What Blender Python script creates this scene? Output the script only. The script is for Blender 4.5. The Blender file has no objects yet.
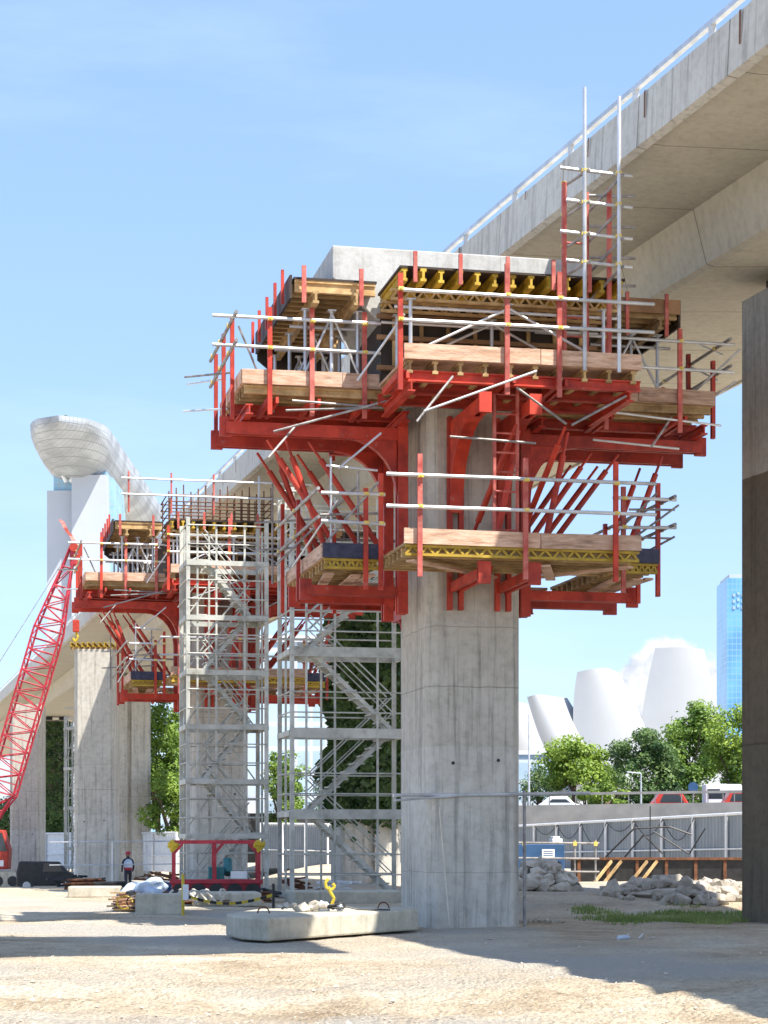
import bpy, bmesh, math, random
from mathutils import Vector, Matrix, noise
random.seed(7)
R = math.radians
scn = bpy.context.scene
COL = scn.collection
F, H, EYE = 2000.0, 838.0, 1.5

def at(px, py, Y):
    return Vector(((px-384)/F*Y, Y, EYE+(H-py)/F*Y))
def gx(px, Y): return (px-384)/F*Y
def sstep(t):
    t = max(0, min(1, t)); return t*t*(3-2*t)
def gz(x, y):
    d = sstep((y-58)/40.0)*sstep((-x-3)/6.0)
    z = -1.05*d
    if y < 60:
        n = noise.fractal(Vector((x*.35, y*.35, 3)), 1.0, 2.0, 5)
        m = noise.fractal(Vector((x*1.9, y*1.9, 9)), 1.0, 2.0, 4)
        k = sstep((27-y)/8.0)
        z += .035*n*(1+1.5*k) + .022*m*(.5+k*2.6)
        z += .012*k*noise.noise(Vector((x*5, y*3.2, 2)))*2
        # tyre ruts
        z -= .03*math.exp(-((y-21.6-.05*x)/.35)**2) + .025*math.exp(-((y-19.2-.05*x)/.3)**2)
        # low pale sand mound lower right
        z += .2*math.exp(-(((x-3.95)/.55)**2+((y-18.6)/.6)**2))
    # rise at the right behind the old pier
    z += .32*sstep((y-38)/5.0)*sstep((x-1.5)/1.5)*sstep((62-y)/8)
    return z

# ------------------------------------------------------------------ materials
def newmat(name):
    m = bpy.data.materials.new(name); m.use_nodes = True
    nt = m.node_tree; b = nt.nodes['Principled BSDF']
    return m, nt, b
def N(nt, t, **k):
    n = nt.nodes.new(t)
    for a, v in k.items():
        if a in n.inputs: n.inputs[a].default_value = v
        else: setattr(n, a, v)
    return n
def ramp(nt, stops):
    r = nt.nodes.new('ShaderNodeValToRGB'); e = r.color_ramp.elements
    while len(e) < len(stops): e.new(.5)
    for i, (p, c) in enumerate(stops):
        e[i].position = p; e[i].color = (*c, 1)
    return r
def mat(name, c1, c2=None, scale=4, rough=.7, metal=0, bump=0, stretch=(1,1,1), bscale=None, detail=6, spec=None, lo=.35, hi=.65, rand=0, wear=None):
    m, nt, b = newmat(name); L = nt.links.new
    b.inputs['Roughness'].default_value = rough; b.inputs['Metallic'].default_value = metal
    if spec is not None: b.inputs['Specular IOR Level'].default_value = spec
    tc = nt.nodes.new('ShaderNodeTexCoord'); mp = nt.nodes.new('ShaderNodeMapping')
    mp.inputs['Scale'].default_value = stretch
    L(tc.outputs['Object'], mp.inputs['Vector'])
    if rand:
        o2 = nt.nodes.new('ShaderNodeObjectInfo'); ml = N(nt, 'ShaderNodeMath', operation='MULTIPLY'); ml.inputs[1].default_value = 37.0
        L(o2.outputs['Random'], ml.inputs[0]); L(ml.outputs[0], mp.inputs['Location'])
    n = N(nt, 'ShaderNodeTexNoise', Scale=scale, Detail=detail, Roughness=.6)
    L(mp.outputs[0], n.inputs['Vector'])
    r = ramp(nt, [(lo, c1), (hi, c2 or c1)])
    L(n.outputs[0], r.inputs[0])
    out = r.outputs[0]
    if rand:
        oi = nt.nodes.new('ShaderNodeObjectInfo')
        hs = nt.nodes.new('ShaderNodeHueSaturation')
        mr = N(nt, 'ShaderNodeMapRange'); mr.inputs['To Min'].default_value = 1-rand; mr.inputs['To Max'].default_value = 1+rand
        L(oi.outputs['Random'], mr.inputs['Value']); L(mr.outputs[0], hs.inputs['Value']); L(out, hs.inputs['Color']); out = hs.outputs[0]
    if wear:
        nw = N(nt, 'ShaderNodeTexNoise', Scale=7, Detail=9, Roughness=.72); L(mp.outputs[0], nw.inputs['Vector'])
        rw_ = ramp(nt, [(.6, (0, 0, 0)), (.7, (wear[1]*.6,)*3)]); L(nw.outputs[0], rw_.inputs[0])
        mw = N(nt, 'ShaderNodeMix', data_type='RGBA'); L(rw_.outputs[0], mw.inputs[0]); L(out, mw.inputs[6]); mw.inputs[7].default_value = (*wear[0], 1); out = mw.outputs[2]
        nk = N(nt, 'ShaderNodeTexNoise', Scale=2.3, Detail=6, Roughness=.65); L(mp.outputs[0], nk.inputs['Vector'])
        rk = ramp(nt, [(.3, (.45, .42, .4)), (.5, (1, 1, 1))]); L(nk.outputs[0], rk.inputs[0])
        mk = N(nt, 'ShaderNodeMix', data_type='RGBA', blend_type='MULTIPLY'); mk.inputs[0].default_value = .8; L(out, mk.inputs[6]); L(rk.outputs[0], mk.inputs[7]); out = mk.outputs[2]
    L(out, b.inputs['Base Color'])
    if bump:
        n2 = N(nt, 'ShaderNodeTexNoise', Scale=bscale or scale*4, Detail=8)
        L(mp.outputs[0], n2.inputs['Vector'])
        bp = N(nt, 'ShaderNodeBump', Strength=bump, Distance=.02)
        L(n2.outputs[0], bp.inputs['Height']); L(bp.outputs[0], b.inputs['Normal'])
    return m

def concrete(name, ca, cb, joints=(), streak=.5, light_below=None, mult=(1.08, 1.1, 1.13), blotch=.8, yj=0):
    m, nt, b = newmat(name); L = nt.links.new
    b.inputs['Roughness'].default_value = .85; b.inputs['Specular IOR Level'].default_value = .2
    tc = nt.nodes.new('ShaderNodeTexCoord')
    n1 = N(nt, 'ShaderNodeTexNoise', Scale=.9, Detail=8, Roughness=.65); L(tc.outputs['Object'], n1.inputs['Vector'])
    r1 = ramp(nt, [(.3, ca), (.7, cb)]); L(n1.outputs[0], r1.inputs[0])
    mp = nt.nodes.new('ShaderNodeMapping'); mp.inputs['Scale'].default_value = (5, 5, .22); L(tc.outputs['Object'], mp.inputs[0])
    n2 = N(nt, 'ShaderNodeTexNoise', Scale=1.4, Detail=6, Roughness=.7); L(mp.outputs[0], n2.inputs['Vector'])
    r2 = ramp(nt, [(.32, (1-.62*streak,)*3), (.5, (1, 1, 1)), (.68, (1+.0,)*3)]); L(n2.outputs[0], r2.inputs[0])
    mx = N(nt, 'ShaderNodeMix', data_type='RGBA', blend_type='MULTIPLY'); mx.inputs[0].default_value = 1
    L(r1.outputs[0], mx.inputs[6]); L(r2.outputs[0], mx.inputs[7]); cur = mx.outputs[2]
    # small blotches
    n3 = N(nt, 'ShaderNodeTexNoise', Scale=6, Detail=5, Roughness=.7); L(tc.outputs['Object'], n3.inputs['Vector'])
    r3 = ramp(nt, [(.35, (.8, .79, .77)), (.55, (1.03, 1.03, 1.03))]); L(n3.outputs[0], r3.inputs[0])
    mx3 = N(nt, 'ShaderNodeMix', data_type='RGBA', blend_type='MULTIPLY'); mx3.inputs[0].default_value = blotch
    L(cur, mx3.inputs[6]); L(r3.outputs[0], mx3.inputs[7]); cur = mx3.outputs[2]
    sp = nt.nodes.new('ShaderNodeSeparateXYZ'); L(tc.outputs['Object'], sp.inputs[0])
    nz = N(nt, 'ShaderNodeTexNoise', Scale=3, Detail=3); L(tc.outputs['Object'], nz.inputs['Vector'])
    zz = N(nt, 'ShaderNodeMath', operation='MULTIPLY_ADD'); L(nz.outputs[0], zz.inputs[0]); zz.inputs[1].default_value = .05; L(sp.outputs[2], zz.inputs[2])
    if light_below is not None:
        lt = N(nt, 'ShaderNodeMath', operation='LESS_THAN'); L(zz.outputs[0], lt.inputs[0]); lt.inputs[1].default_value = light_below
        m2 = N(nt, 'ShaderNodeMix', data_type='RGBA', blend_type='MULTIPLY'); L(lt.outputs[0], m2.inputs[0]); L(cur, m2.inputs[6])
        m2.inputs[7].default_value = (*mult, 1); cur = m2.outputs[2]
    for j, wd in joints:
        s = N(nt, 'ShaderNodeMath', operation='SUBTRACT'); L(zz.outputs[0], s.inputs[0]); s.inputs[1].default_value = j
        a = N(nt, 'ShaderNodeMath', operation='ABSOLUTE'); L(s.outputs[0], a.inputs[0])
        l = N(nt, 'ShaderNodeMath', operation='LESS_THAN'); L(a.outputs[0], l.inputs[0]); l.inputs[1].default_value = wd
        nn = N(nt, 'ShaderNodeMath', operation='MULTIPLY'); L(l.outputs[0], nn.inputs[0]); L(n3.outputs[0], nn.inputs[1])
        m2 = N(nt, 'ShaderNodeMix', data_type='RGBA', blend_type='MULTIPLY'); L(nn.outputs[0], m2.inputs[0]); L(cur, m2.inputs[6])
        m2.inputs[7].default_value = (.45, .43, .4, 1); cur = m2.outputs[2]
    if yj:
        dv_ = N(nt, 'ShaderNodeMath', operation='DIVIDE'); L(sp.outputs[1], dv_.inputs[0]); dv_.inputs[1].default_value = yj
        fr_ = N(nt, 'ShaderNodeMath', operation='FRACT'); L(dv_.outputs[0], fr_.inputs[0])
        l_ = N(nt, 'ShaderNodeMath', operation='LESS_THAN'); L(fr_.outputs[0], l_.inputs[0]); l_.inputs[1].default_value = .03/yj
        m2 = N(nt, 'ShaderNodeMix', data_type='RGBA', blend_type='MULTIPLY'); L(l_.outputs[0], m2.inputs[0]); L(cur, m2.inputs[6])
        m2.inputs[7].default_value = (.5, .48, .45, 1); cur = m2.outputs[2]
    L(cur, b.inputs['Base Color'])
    nb = N(nt, 'ShaderNodeTexNoise', Scale=12, Detail=8, Roughness=.7); L(tc.outputs['Object'], nb.inputs['Vector'])
    bp = N(nt, 'ShaderNodeBump', Strength=.35, Distance=.02); L(nb.outputs[0], bp.inputs['Height']); L(bp.outputs[0], b.inputs['Normal'])
    return m

M = {}
M['pier'] = concrete('pier_concrete', (.46, .425, .36), (.57, .535, .465), joints=((4.05, .012), (5.05, .008), (.95, .006)), light_below=3.05, streak=.7)
M['cap'] = concrete('fresh_concrete', (.46, .46, .445), (.55, .55, .53), streak=.3, blotch=.7)
M['viaduct'] = concrete('viaduct_concrete', (.5, .465, .38), (.57, .53, .44), streak=.2, blotch=.5, yj=3.0)
M['parapet'] = concrete('parapet_concrete', (.55, .53, .48), (.63, .615, .56), streak=.6, blotch=.6, yj=3.0)
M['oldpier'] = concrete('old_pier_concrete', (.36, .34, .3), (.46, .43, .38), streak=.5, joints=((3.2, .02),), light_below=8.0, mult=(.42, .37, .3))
M['slabc'] = concrete('slab_concrete', (.42, .38, .29), (.62, .58, .47), streak=.35)
M['red'] = mat('red_painted_steel', (.36, .024, .011), (.56, .052, .023), scale=2.5, rough=.55, bump=.15, rand=.2, wear=((.42, .3, .24), .75))
M['redpink'] = mat('faded_red_steel', (.42, .06, .045), (.58, .17, .13), scale=5, rough=.6, rand=.15, wear=((.6, .5, .42), .7))
M['craneRed'] = mat('crimson_crane_paint', (.38, .015, .03), (.52, .04, .06), scale=3, rough=.45, rand=.1, wear=((.4, .25, .2), .5))
M['orange'] = mat('orange_red_post', (.6, .07, .03), (.7, .12, .05), scale=3, rough=.5)
M['steel'] = mat('galvanised_tube', (.5, .51, .52), (.72, .73, .74), scale=3, rough=.38, metal=.45, rand=.15)
M['steeld'] = mat('weathered_tube', (.2, .18, .17), (.42, .4, .38), scale=6, rough=.55, metal=.3, rand=.2)
M['greypaint'] = mat('grey_painted_steel', (.4, .4, .35), (.56, .555, .5), scale=2.5, rough=.55, bump=.08, rand=.12, wear=((.33, .25, .18), .6))
M['wood'] = mat('pale_plank', (.46, .27, .17), (.66, .45, .33), scale=3, rough=.8, stretch=(1, 1, 6), bump=.3, rand=.2, wear=((.55, .5, .42), .5))
M['joist'] = mat('timber_joist', (.36, .22, .09), (.58, .4, .19), scale=4, rough=.8, rand=.25, wear=((.2, .14, .08), .6))
M['yellow'] = mat('yellow_formwork_beam', (.4, .25, .015), (.6, .4, .04), scale=3, rough=.6, rand=.2, wear=((.3, .22, .1), .7))
M['ply'] = mat('dark_plywood', (.015, .01, .007), (.05, .03, .018), scale=2, rough=.6, rand=.2)
M['brownply'] = mat('brown_plywood', (.2, .1, .045), (.34, .19, .09), scale=2, rough=.7)
M['darkboard'] = mat('dark_blue_board', (.015, .018, .04), (.05, .05, .09), scale=9, rough=.6)
M['coupler'] = mat('yellow_coupler', (.7, .5, .08), (.8, .62, .2), rough=.5)
M['black'] = mat('black_rubber', (.012, .012, .013), (.03, .03, .03), rough=.5)
M['glassd'] = mat('dark_glass', (.03, .04, .05), rough=.08)
M['white'] = mat('white_paint', (.7, .72, .73), (.82, .82, .82), scale=3, rough=.5)
M['rust'] = mat('rusty_steel', (.09, .035, .015), (.22, .09, .04), scale=8, rough=.8, bump=.2)
M['yellowp'] = mat('yellow_paint', (.5, .36, .02), (.68, .5, .04), scale=8, rough=.5)
M['bluep'] = mat('blue_paint', (.02, .07, .16), (.035, .1, .22), scale=2, rough=.5)
M['tarp'] = mat('pale_blue_tarpaulin', (.35, .45, .58), (.72, .76, .8), scale=3, rough=.5, bump=.4, bscale=5)
M['hoard'] = mat('blue_grey_sheet', (.2, .235, .27), (.27, .305, .34), scale=1.2, rough=.5, stretch=(1, 1, .3))
M['rock'] = mat('broken_rock', (.34, .3, .24), (.6, .54, .45), scale=2.2, rough=.9, bump=.5, rand=.1)
M['bark'] = mat('bark', (.09, .06, .04), (.17, .12, .08), scale=5, rough=.9, bump=.5)
M['skin'] = mat('skin', (.3, .16, .1), rough=.6)
M['vest'] = mat('orange_vest', (.8, .16, .03), (.85, .2, .04), rough=.7)
M['cloth'] = mat('dark_trousers', (.03, .03, .045), (.05, .05, .06), rough=.9)
M['museum_old'] = mat('white_panel_cladding', (.34, .36, .38), (.4, .42, .44), scale=.05, rough=.4)
M['cloud'] = mat('cloud_white', (.9, .9, .9), rough=1, spec=0)
M['asphalt'] = mat('asphalt', (.045, .045, .048), (.06, .06, .06), scale=6, rough=.9)
M['hose'] = mat('pale_hose', (.55, .5, .4), (.7, .66, .55), rough=.6)
M['teal'] = mat('teal_machine', (.02, .16, .17), (.04, .2, .2), rough=.5)

M['wallgrey'] = mat('dark_grey_wall', (.13, .135, .14), (.2, .2, .2), scale=.8, rough=.8)
def leafmat(name, dark, light, sc=.8):
    m, nt, b = newmat(name); L = nt.links.new
    tc = nt.nodes.new('ShaderNodeTexCoord')
    n = N(nt, 'ShaderNodeTexNoise', Scale=sc, Detail=4); L(tc.outputs['Object'], n.inputs['Vector'])
    r = ramp(nt, [(.38, dark), (.62, light)]); L(n.outputs[0], r.inputs[0])
    L(r.outputs[0], b.inputs['Base Color']); b.inputs['Roughness'].default_value = .55
    tr = nt.nodes.new('ShaderNodeBsdfTranslucent'); L(r.outputs[0], tr.inputs[0])
    mx = nt.nodes.new('ShaderNodeMixShader'); mx.inputs[0].default_value = .35
    out = nt.nodes['Material Output']
    L(b.outputs[0], mx.inputs[1]); L(tr.outputs[0], mx.inputs[2]); L(mx.outputs[0], out.inputs[0])
    return m
M['leafb'] = leafmat('bright_leaves', (.16, .26, .03), (.36, .48, .07), .6)
M['leafd'] = leafmat('dark_leaves', (.05, .11, .03), (.17, .26, .07), .5)
M['leafm'] = leafmat('mid_leaves', (.09, .17, .025), (.24, .36, .05), .6)
M['ivy'] = leafmat('ivy_leaves', (.03, .07, .018), (.1, .17, .045), 1.5)
M['grass'] = leafmat('grass_blades', (.16, .24, .05), (.32, .38, .12), .8)

def windows_mat(name, glass, frame, sx, sz, w=.12, rough=.15):
    m, nt, b = newmat(name); L = nt.links.new
    tc = nt.nodes.new('ShaderNodeTexCoord'); sp = nt.nodes.new('ShaderNodeSeparateXYZ'); L(tc.outputs['Object'], sp.inputs[0])
    ad = N(nt, 'ShaderNodeMath', operation='ADD'); L(sp.outputs[0], ad.inputs[0]); L(sp.outputs[1], ad.inputs[1])
    outs = []
    for o, s in ((ad.outputs[0], sx), (sp.outputs[2], sz)):
        d = N(nt, 'ShaderNodeMath', operation='DIVIDE'); L(o, d.inputs[0]); d.inputs[1].default_value = s
        f = N(nt, 'ShaderNodeMath', operation='FRACT'); L(d.outputs[0], f.inputs[0])
        l = N(nt, 'ShaderNodeMath', operation='LESS_THAN'); L(f.outputs[0], l.inputs[0]); l.inputs[1].default_value = w
        outs.append(l.outputs[0])
    mxm = N(nt, 'ShaderNodeMath', operation='MAXIMUM'); L(outs[0], mxm.inputs[0]); L(outs[1], mxm.inputs[1])
    n = N(nt, 'ShaderNodeTexNoise', Scale=.06, Detail=3); L(tc.outputs['Object'], n.inputs['Vector'])
    r = ramp(nt, [(.4, glass), (.6, tuple(min(1, c*1.5) for c in glass))]); L(n.outputs[0], r.inputs[0])
    mx = N(nt, 'ShaderNodeMix', data_type='RGBA'); L(mxm.outputs[0], mx.inputs[0]); L(r.outputs[0], mx.inputs[6]); mx.inputs[7].default_value = (*frame, 1)
    L(mx.outputs[2], b.inputs['Base Color']); b.inputs['Roughness'].default_value = rough
    return m
M['skyglass'] = windows_mat('blue_curtain_wall', (.1, .26, .48), (.2, .38, .58), 1.5, 2.1, .14)
M['hotelglass'] = windows_mat('pale_blue_curtain_wall', (.2, .34, .44), (.34, .43, .5), 3.5, 3.4, .18)
M['hull'] = windows_mat('pale_panel_hull', (.27, .295, .32), (.2, .225, .25), 3, 3, .08, .6)
M['museum'] = mat('white_panel_cladding', (.4, .415, .43), (.43, .445, .46), scale=.04, rough=.5)
M['hotelwall'] = mat('pale_grey_tower_wall', (.4, .44, .5), (.45, .49, .54), scale=.03, rough=.6)
M['farglass'] = windows_mat('far_glass', (.35, .45, .52), (.6, .65, .68), 2.0, 3.2, .2)

def ground_mat():
    m, nt, b = newmat('sandy_ground'); L = nt.links.new
    tc = nt.nodes.new('ShaderNodeTexCoord')
    n1 = N(nt, 'ShaderNodeTexNoise', Scale=.5, Detail=9, Roughness=.68); L(tc.outputs['Object'], n1.inputs['Vector'])
    r1 = ramp(nt, [(.34, (.47, .36, .24)), (.48, (.7, .57, .4)), (.64, (.82, .73, .57))]); L(n1.outputs[0], r1.inputs[0])
    n2 = N(nt, 'ShaderNodeTexNoise', Scale=9, Detail=8, Roughness=.75); L(tc.outputs['Object'], n2.inputs['Vector'])
    r2 = ramp(nt, [(.34, (.55, .5, .45)), (.52, (1, 1, 1)), (.7, (1.12, 1.1, 1.08))]); L(n2.outputs[0], r2.inputs[0])
    mx = N(nt, 'ShaderNodeMix', data_type='RGBA', blend_type='MULTIPLY'); mx.inputs[0].default_value = .75
    L(r1.outputs[0], mx.inputs[6]); L(r2.outputs[0], mx.inputs[7])
    # grey gravel patches under the bridges
    n4 = N(nt, 'ShaderNodeTexNoise', Scale=.12, Detail=5); L(tc.outputs['Object'], n4.inputs['Vector'])
    r4 = ramp(nt, [(.46, (0, 0, 0)), (.56, (1, 1, 1))]); L(n4.outputs[0], r4.inputs[0])
    mg = N(nt, 'ShaderNodeMix', data_type='RGBA'); L(r4.outputs[0], mg.inputs[0]); L(mx.outputs[2], mg.inputs[6]); mg.inputs[7].default_value = (.56, .51, .43, 1)
    L(mg.outputs[2], b.inputs['Base Color'])
    b.inputs['Roughness'].default_value = .95; b.inputs['Specular IOR Level'].default_value = .1
    v = N(nt, 'ShaderNodeTexVoronoi', Scale=22); L(tc.outputs['Object'], v.inputs['Vector'])
    n3 = N(nt, 'ShaderNodeTexNoise', Scale=5, Detail=10, Roughness=.75); L(tc.outputs['Object'], n3.inputs['Vector'])
    ad = N(nt, 'ShaderNodeMath', operation='MULTIPLY_ADD'); L(v.outputs[0], ad.inputs[0]); ad.inputs[1].default_value = -.35; L(n3.outputs[0], ad.inputs[2])
    bp = N(nt, 'ShaderNodeBump', Strength=1, Distance=.13); L(ad.outputs[0], bp.inputs['Height']); L(bp.outputs[0], b.inputs['Normal'])
    return m
M['ground'] = ground_mat()

# ------------------------------------------------------------------ mesh builder
class MB:
    def __init__(s): s.v = []; s.f = []
    def add(s, vs, fs):
        o = len(s.v); s.v += [tuple(x) for x in vs]; s.f += [tuple(i+o for i in f) for f in fs]; return s
    def box(s, x0, x1, y0, y1, z0, z1):
        return s.add([(x0,y0,z0),(x1,y0,z0),(x1,y1,z0),(x0,y1,z0),(x0,y0,z1),(x1,y0,z1),(x1,y1,z1),(x0,y1,z1)],
                     [(0,3,2,1),(4,5,6,7),(0,1,5,4),(1,2,6,5),(2,3,7,6),(3,0,4,7)])
    def bar(s, p, q, w, h, up=(0,0,1)):
        p = Vector(p); q = Vector(q); d = (q-p).normalized(); up = Vector(up)
        if abs(d.dot(up)) > .98: up = Vector((0,1,0))
        a = d.cross(up).normalized()*w/2; b = a.cross(d).normalized()*h/2
        vs = [p-a-b, p+a-b, p+a+b, p-a+b, q-a-b, q+a-b, q+a+b, q-a+b]
        return s.add(vs, [(0,1,2,3),(7,6,5,4),(0,4,5,1),(1,5,6,2),(2,6,7,3),(3,7,4,0)])
    def ibeam(s, p, q, w, h, t=.04, up=(0,0,1)):
        p = Vector(p); q = Vector(q); u = Vector(up)*(h/2-t/2)
        s.bar(p+u, q+u, w, t, up); s.bar(p-u, q-u, w, t, up); s.bar(p, q, t*.9, h-2*t, up); return s
    def tube(s, p, q, r, n=7, r2=None):
        p = Vector(p); q = Vector(q); d = (q-p).normalized(); up = Vector((0,0,1)) if abs(d.z) < .95 else Vector((1,0,0))
        a = d.cross(up).normalized(); b = a.cross(d); r2 = r if r2 is None else r2
        vs = []
        for c, rr in ((p, r), (q, r2)):
            for i in range(n):
                t = 2*math.pi*i/n; vs.append(c+a*math.cos(t)*rr+b*math.sin(t)*rr)
        fs = [(i, (i+1)%n, n+(i+1)%n, n+i) for i in range(n)]
        fs += [tuple(range(n-1, -1, -1)), tuple(range(n, 2*n))]
        return s.add(vs, fs)
    def path(s, pts, r, n=6):
        for a, b in zip(pts, pts[1:]): s.tube(a, b, r, n)
        return s
    def prism(s, poly, ax, lo, hi):
        # poly: 2D points; ax: index of the extrusion axis
        def mk(a, b, c):
            if ax == 0: return (c, a, b)
            if ax == 1: return (a, c, b)
            return (a, b, c)
        n = len(poly)
        vs = [mk(a, b, lo) for a, b in poly]+[mk(a, b, hi) for a, b in poly]
        fs = [(i, (i+1)%n, n+(i+1)%n, n+i) for i in range(n)]+[tuple(range(n-1, -1, -1)), tuple(range(n, 2*n))]
        return s.add(vs, fs)
    def blob(s, c, r, seed=0, amp=.3, sub=1, sq=(1,1,1)):
        bm = bmesh.new(); bmesh.ops.create_icosphere(bm, subdivisions=sub, radius=1)
        vs = []
        for v in bm.verts:
            k = 1+amp*noise.noise(v.co*1.3+Vector((seed*3.1, seed*1.7, seed)))*2
            vs.append((c[0]+v.co.x*r*k*sq[0], c[1]+v.co.y*r*k*sq[1], c[2]+v.co.z*r*k*sq[2]))
        fs = [tuple(v.index for v in f.verts) for f in bm.faces]; bm.free()
        return s.add(vs, fs)
    def rock(s, c, r, rnd):
        pts = []
        sq = (rnd.uniform(.7, 1.2), rnd.uniform(.7, 1.2), rnd.uniform(.5, .9))
        bm = bmesh.new()
        for i in range(14):
            d = Vector((rnd.gauss(0,1), rnd.gauss(0,1), rnd.gauss(0,1))).normalized()*rnd.uniform(.75, 1)
            bm.verts.new((c[0]+d.x*r*sq[0], c[1]+d.y*r*sq[1], c[2]+d.z*r*sq[2]))
        res = bmesh.ops.convex_hull(bm, input=bm.verts)
        bmesh.ops.delete(bm, geom=[v for v in bm.verts if not v.link_faces], context='VERTS')
        bm.verts.index_update(); bm.verts.ensure_lookup_table()
        vs = [tuple(v.co) for v in bm.verts]; fs = [tuple(v.index for v in f.verts) for f in bm.faces]; bm.free()
        return s.add(vs, fs)
    def build(s, name, m, parent=None, off=(0,0,0), smooth=False, bevel=0, fixn=True):
        me = bpy.data.meshes.new(name); o3 = Vector(off)
        me.from_pydata([tuple(Vector(v)-o3) for v in s.v], [], s.f)
        if fixn:
            bm = bmesh.new(); bm.from_mesh(me); bmesh.ops.recalc_face_normals(bm, faces=bm.faces); bm.to_mesh(me); bm.free()
        me.materials.append(m if not isinstance(m, str) else M[m])
        if smooth: me.shade_smooth()
        o = bpy.data.objects.new(name, me); COL.objects.link(o)
        if parent: o.parent = parent
        if bevel:
            b = o.modifiers.new('bevel', 'BEVEL'); b.width = bevel; b.segments = 2; b.limit_method = 'ANGLE'
        return o

def tag(o, label, cat, group=None):
    o['label'] = label; o['category'] = cat
    if group: o['group'] = group
    return o
def thing(name, label, cat, loc=(0,0,0), rz=0, group=None):
    o = bpy.data.objects.new(name, None); COL.objects.link(o); o.location = loc; o.rotation_euler = (0,0,rz)
    o.empty_display_size = .3
    return tag(o, label, cat, group)
def struct(o): o['kind'] = 'structure'; return o
def copy_tree(o, parent=None):
    c = o.copy(); COL.objects.link(c)
    if parent: c.parent = parent
    for ch in o.children: copy_tree(ch, c)
    return c

# ------------------------------------------------------------------ camera, light, sky
cam = bpy.data.cameras.new('camera'); co = bpy.data.objects.new('camera', cam); COL.objects.link(co)
co.location = (0, 0, EYE); co.rotation_euler = (R(90), 0, 0)
cam.sensor_fit = 'AUTO'; cam.sensor_width = 36; cam.lens = F/1024*36; cam.shift_y = (H-512)/1024
cam.clip_end = 30000; cam.clip_start = .1
scn.camera = co
SV = Vector((.474, -.40, 1)).normalized()
sun = bpy.data.lights.new('sun', 'SUN'); sun.energy = 4.4; sun.angle = R(.5); sun.color = (1, .95, .87)
so = bpy.data.objects.new('sun', sun); COL.objects.link(so); so.rotation_euler = SV.to_track_quat('Z', 'Y').to_euler()
w = bpy.data.worlds.new('World'); scn.world = w; w.use_nodes = True
wn = w.node_tree; bg = wn.nodes['Background']
sky = wn.nodes.new('ShaderNodeTexSky'); sky.sky_type = 'NISHITA'; sky.sun_disc = False
sky.sun_elevation = math.asin(SV.z); sky.sun_rotation = math.atan2(SV.x, SV.y)
sky.air_density = 1.0; sky.dust_density = .6; sky.ozone_density = 1.4; sky.altitude = 0
hs = wn.nodes.new('ShaderNodeHueSaturation'); hs.inputs['Saturation'].default_value = .95; hs.inputs['Value'].default_value = 1
wn.links.new(sky.outputs[0], hs.inputs['Color'])
# thin high cloud veil in the sky
tc = wn.nodes.new('ShaderNodeTexCoord'); mp = wn.nodes.new('ShaderNodeMapping'); mp.inputs['Scale'].default_value = (1, 1, 5)
wn.links.new(tc.outputs['Generated'], mp.inputs[0])
nz = wn.nodes.new('ShaderNodeTexNoise'); nz.inputs['Scale'].default_value = 3.2; nz.inputs['Detail'].default_value = 8; nz.inputs['Roughness'].default_value = .6
wn.links.new(mp.outputs[0], nz.inputs[0])
cr = wn.nodes.new('ShaderNodeValToRGB'); cr.color_ramp.elements[0].position = .5; cr.color_ramp.elements[1].position = .85
cr.color_ramp.elements[1].color = (.22, .22, .22, 1)
wn.links.new(nz.outputs[0], cr.inputs[0])
mx = wn.nodes.new('ShaderNodeMix'); mx.data_type = 'RGBA'; wn.links.new(cr.outputs[0], mx.inputs[0]); wn.links.new(hs.outputs[0], mx.inputs[6])
mx.inputs[7].default_value = (8.5, 9.2, 10, 1)
mb_ = wn.nodes.new('ShaderNodeMix'); mb_.data_type = 'RGBA'; mb_.inputs[0].default_value = .64
mb_.inputs[7].default_value = (1.15, 1.9, 3.45, 1); wn.links.new(mx.outputs[2], mb_.inputs[6])
# cumulus bank low over the horizon, thickest behind the museum
def wm(op, a, b=None):
    n = wn.nodes.new('ShaderNodeMath'); n.operation = op
    for i, v in enumerate((a, b)):
        if v is None: continue
        if isinstance(v, (int, float)): n.inputs[i].default_value = v
        else: wn.links.new(v, n.inputs[i])
    return n.outputs[0]
sx_ = wn.nodes.new('ShaderNodeSeparateXYZ'); wn.links.new(tc.outputs['Generated'], sx_.inputs[0])
az = wm('ARCTAN2', sx_.outputs[0], sx_.outputs[1]); el = wm('ARCSINE', sx_.outputs[2])
cv = wn.nodes.new('ShaderNodeCombineXYZ'); wn.links.new(az, cv.inputs[0]); wn.links.new(el, cv.inputs[1])
def fbm(sc, off, det=8, ro=.6):
    m_ = wn.nodes.new('ShaderNodeMapping'); m_.inputs['Location'].default_value = (off, off*.7, 0); wn.links.new(cv.outputs[0], m_.inputs[0])
    n = wn.nodes.new('ShaderNodeTexNoise'); n.inputs['Scale'].default_value = sc; n.inputs['Detail'].default_value = det; n.inputs['Roughness'].default_value = ro
    wn.links.new(m_.outputs[0], n.inputs[0]); return n.outputs[0]
def gauss(c, w_, h_):
    d_ = wm('DIVIDE', wm('SUBTRACT', az, c), w_); return wm('MULTIPLY', wm('EXPONENT', wm('MULTIPLY', wm('MULTIPLY', d_, d_), -1.0)), h_)
topc = wm('ADD', wm('ADD', gauss(.142, .048, .074), gauss(.072, .02, .026)), wm('ADD', gauss(-.2, .07, .05), gauss(.9, .3, .08)))
topc = wm('ADD', topc, wm('ADD', wm('MULTIPLY', wm('SUBTRACT', fbm(45, 3), .5), .055), .026))
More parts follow.
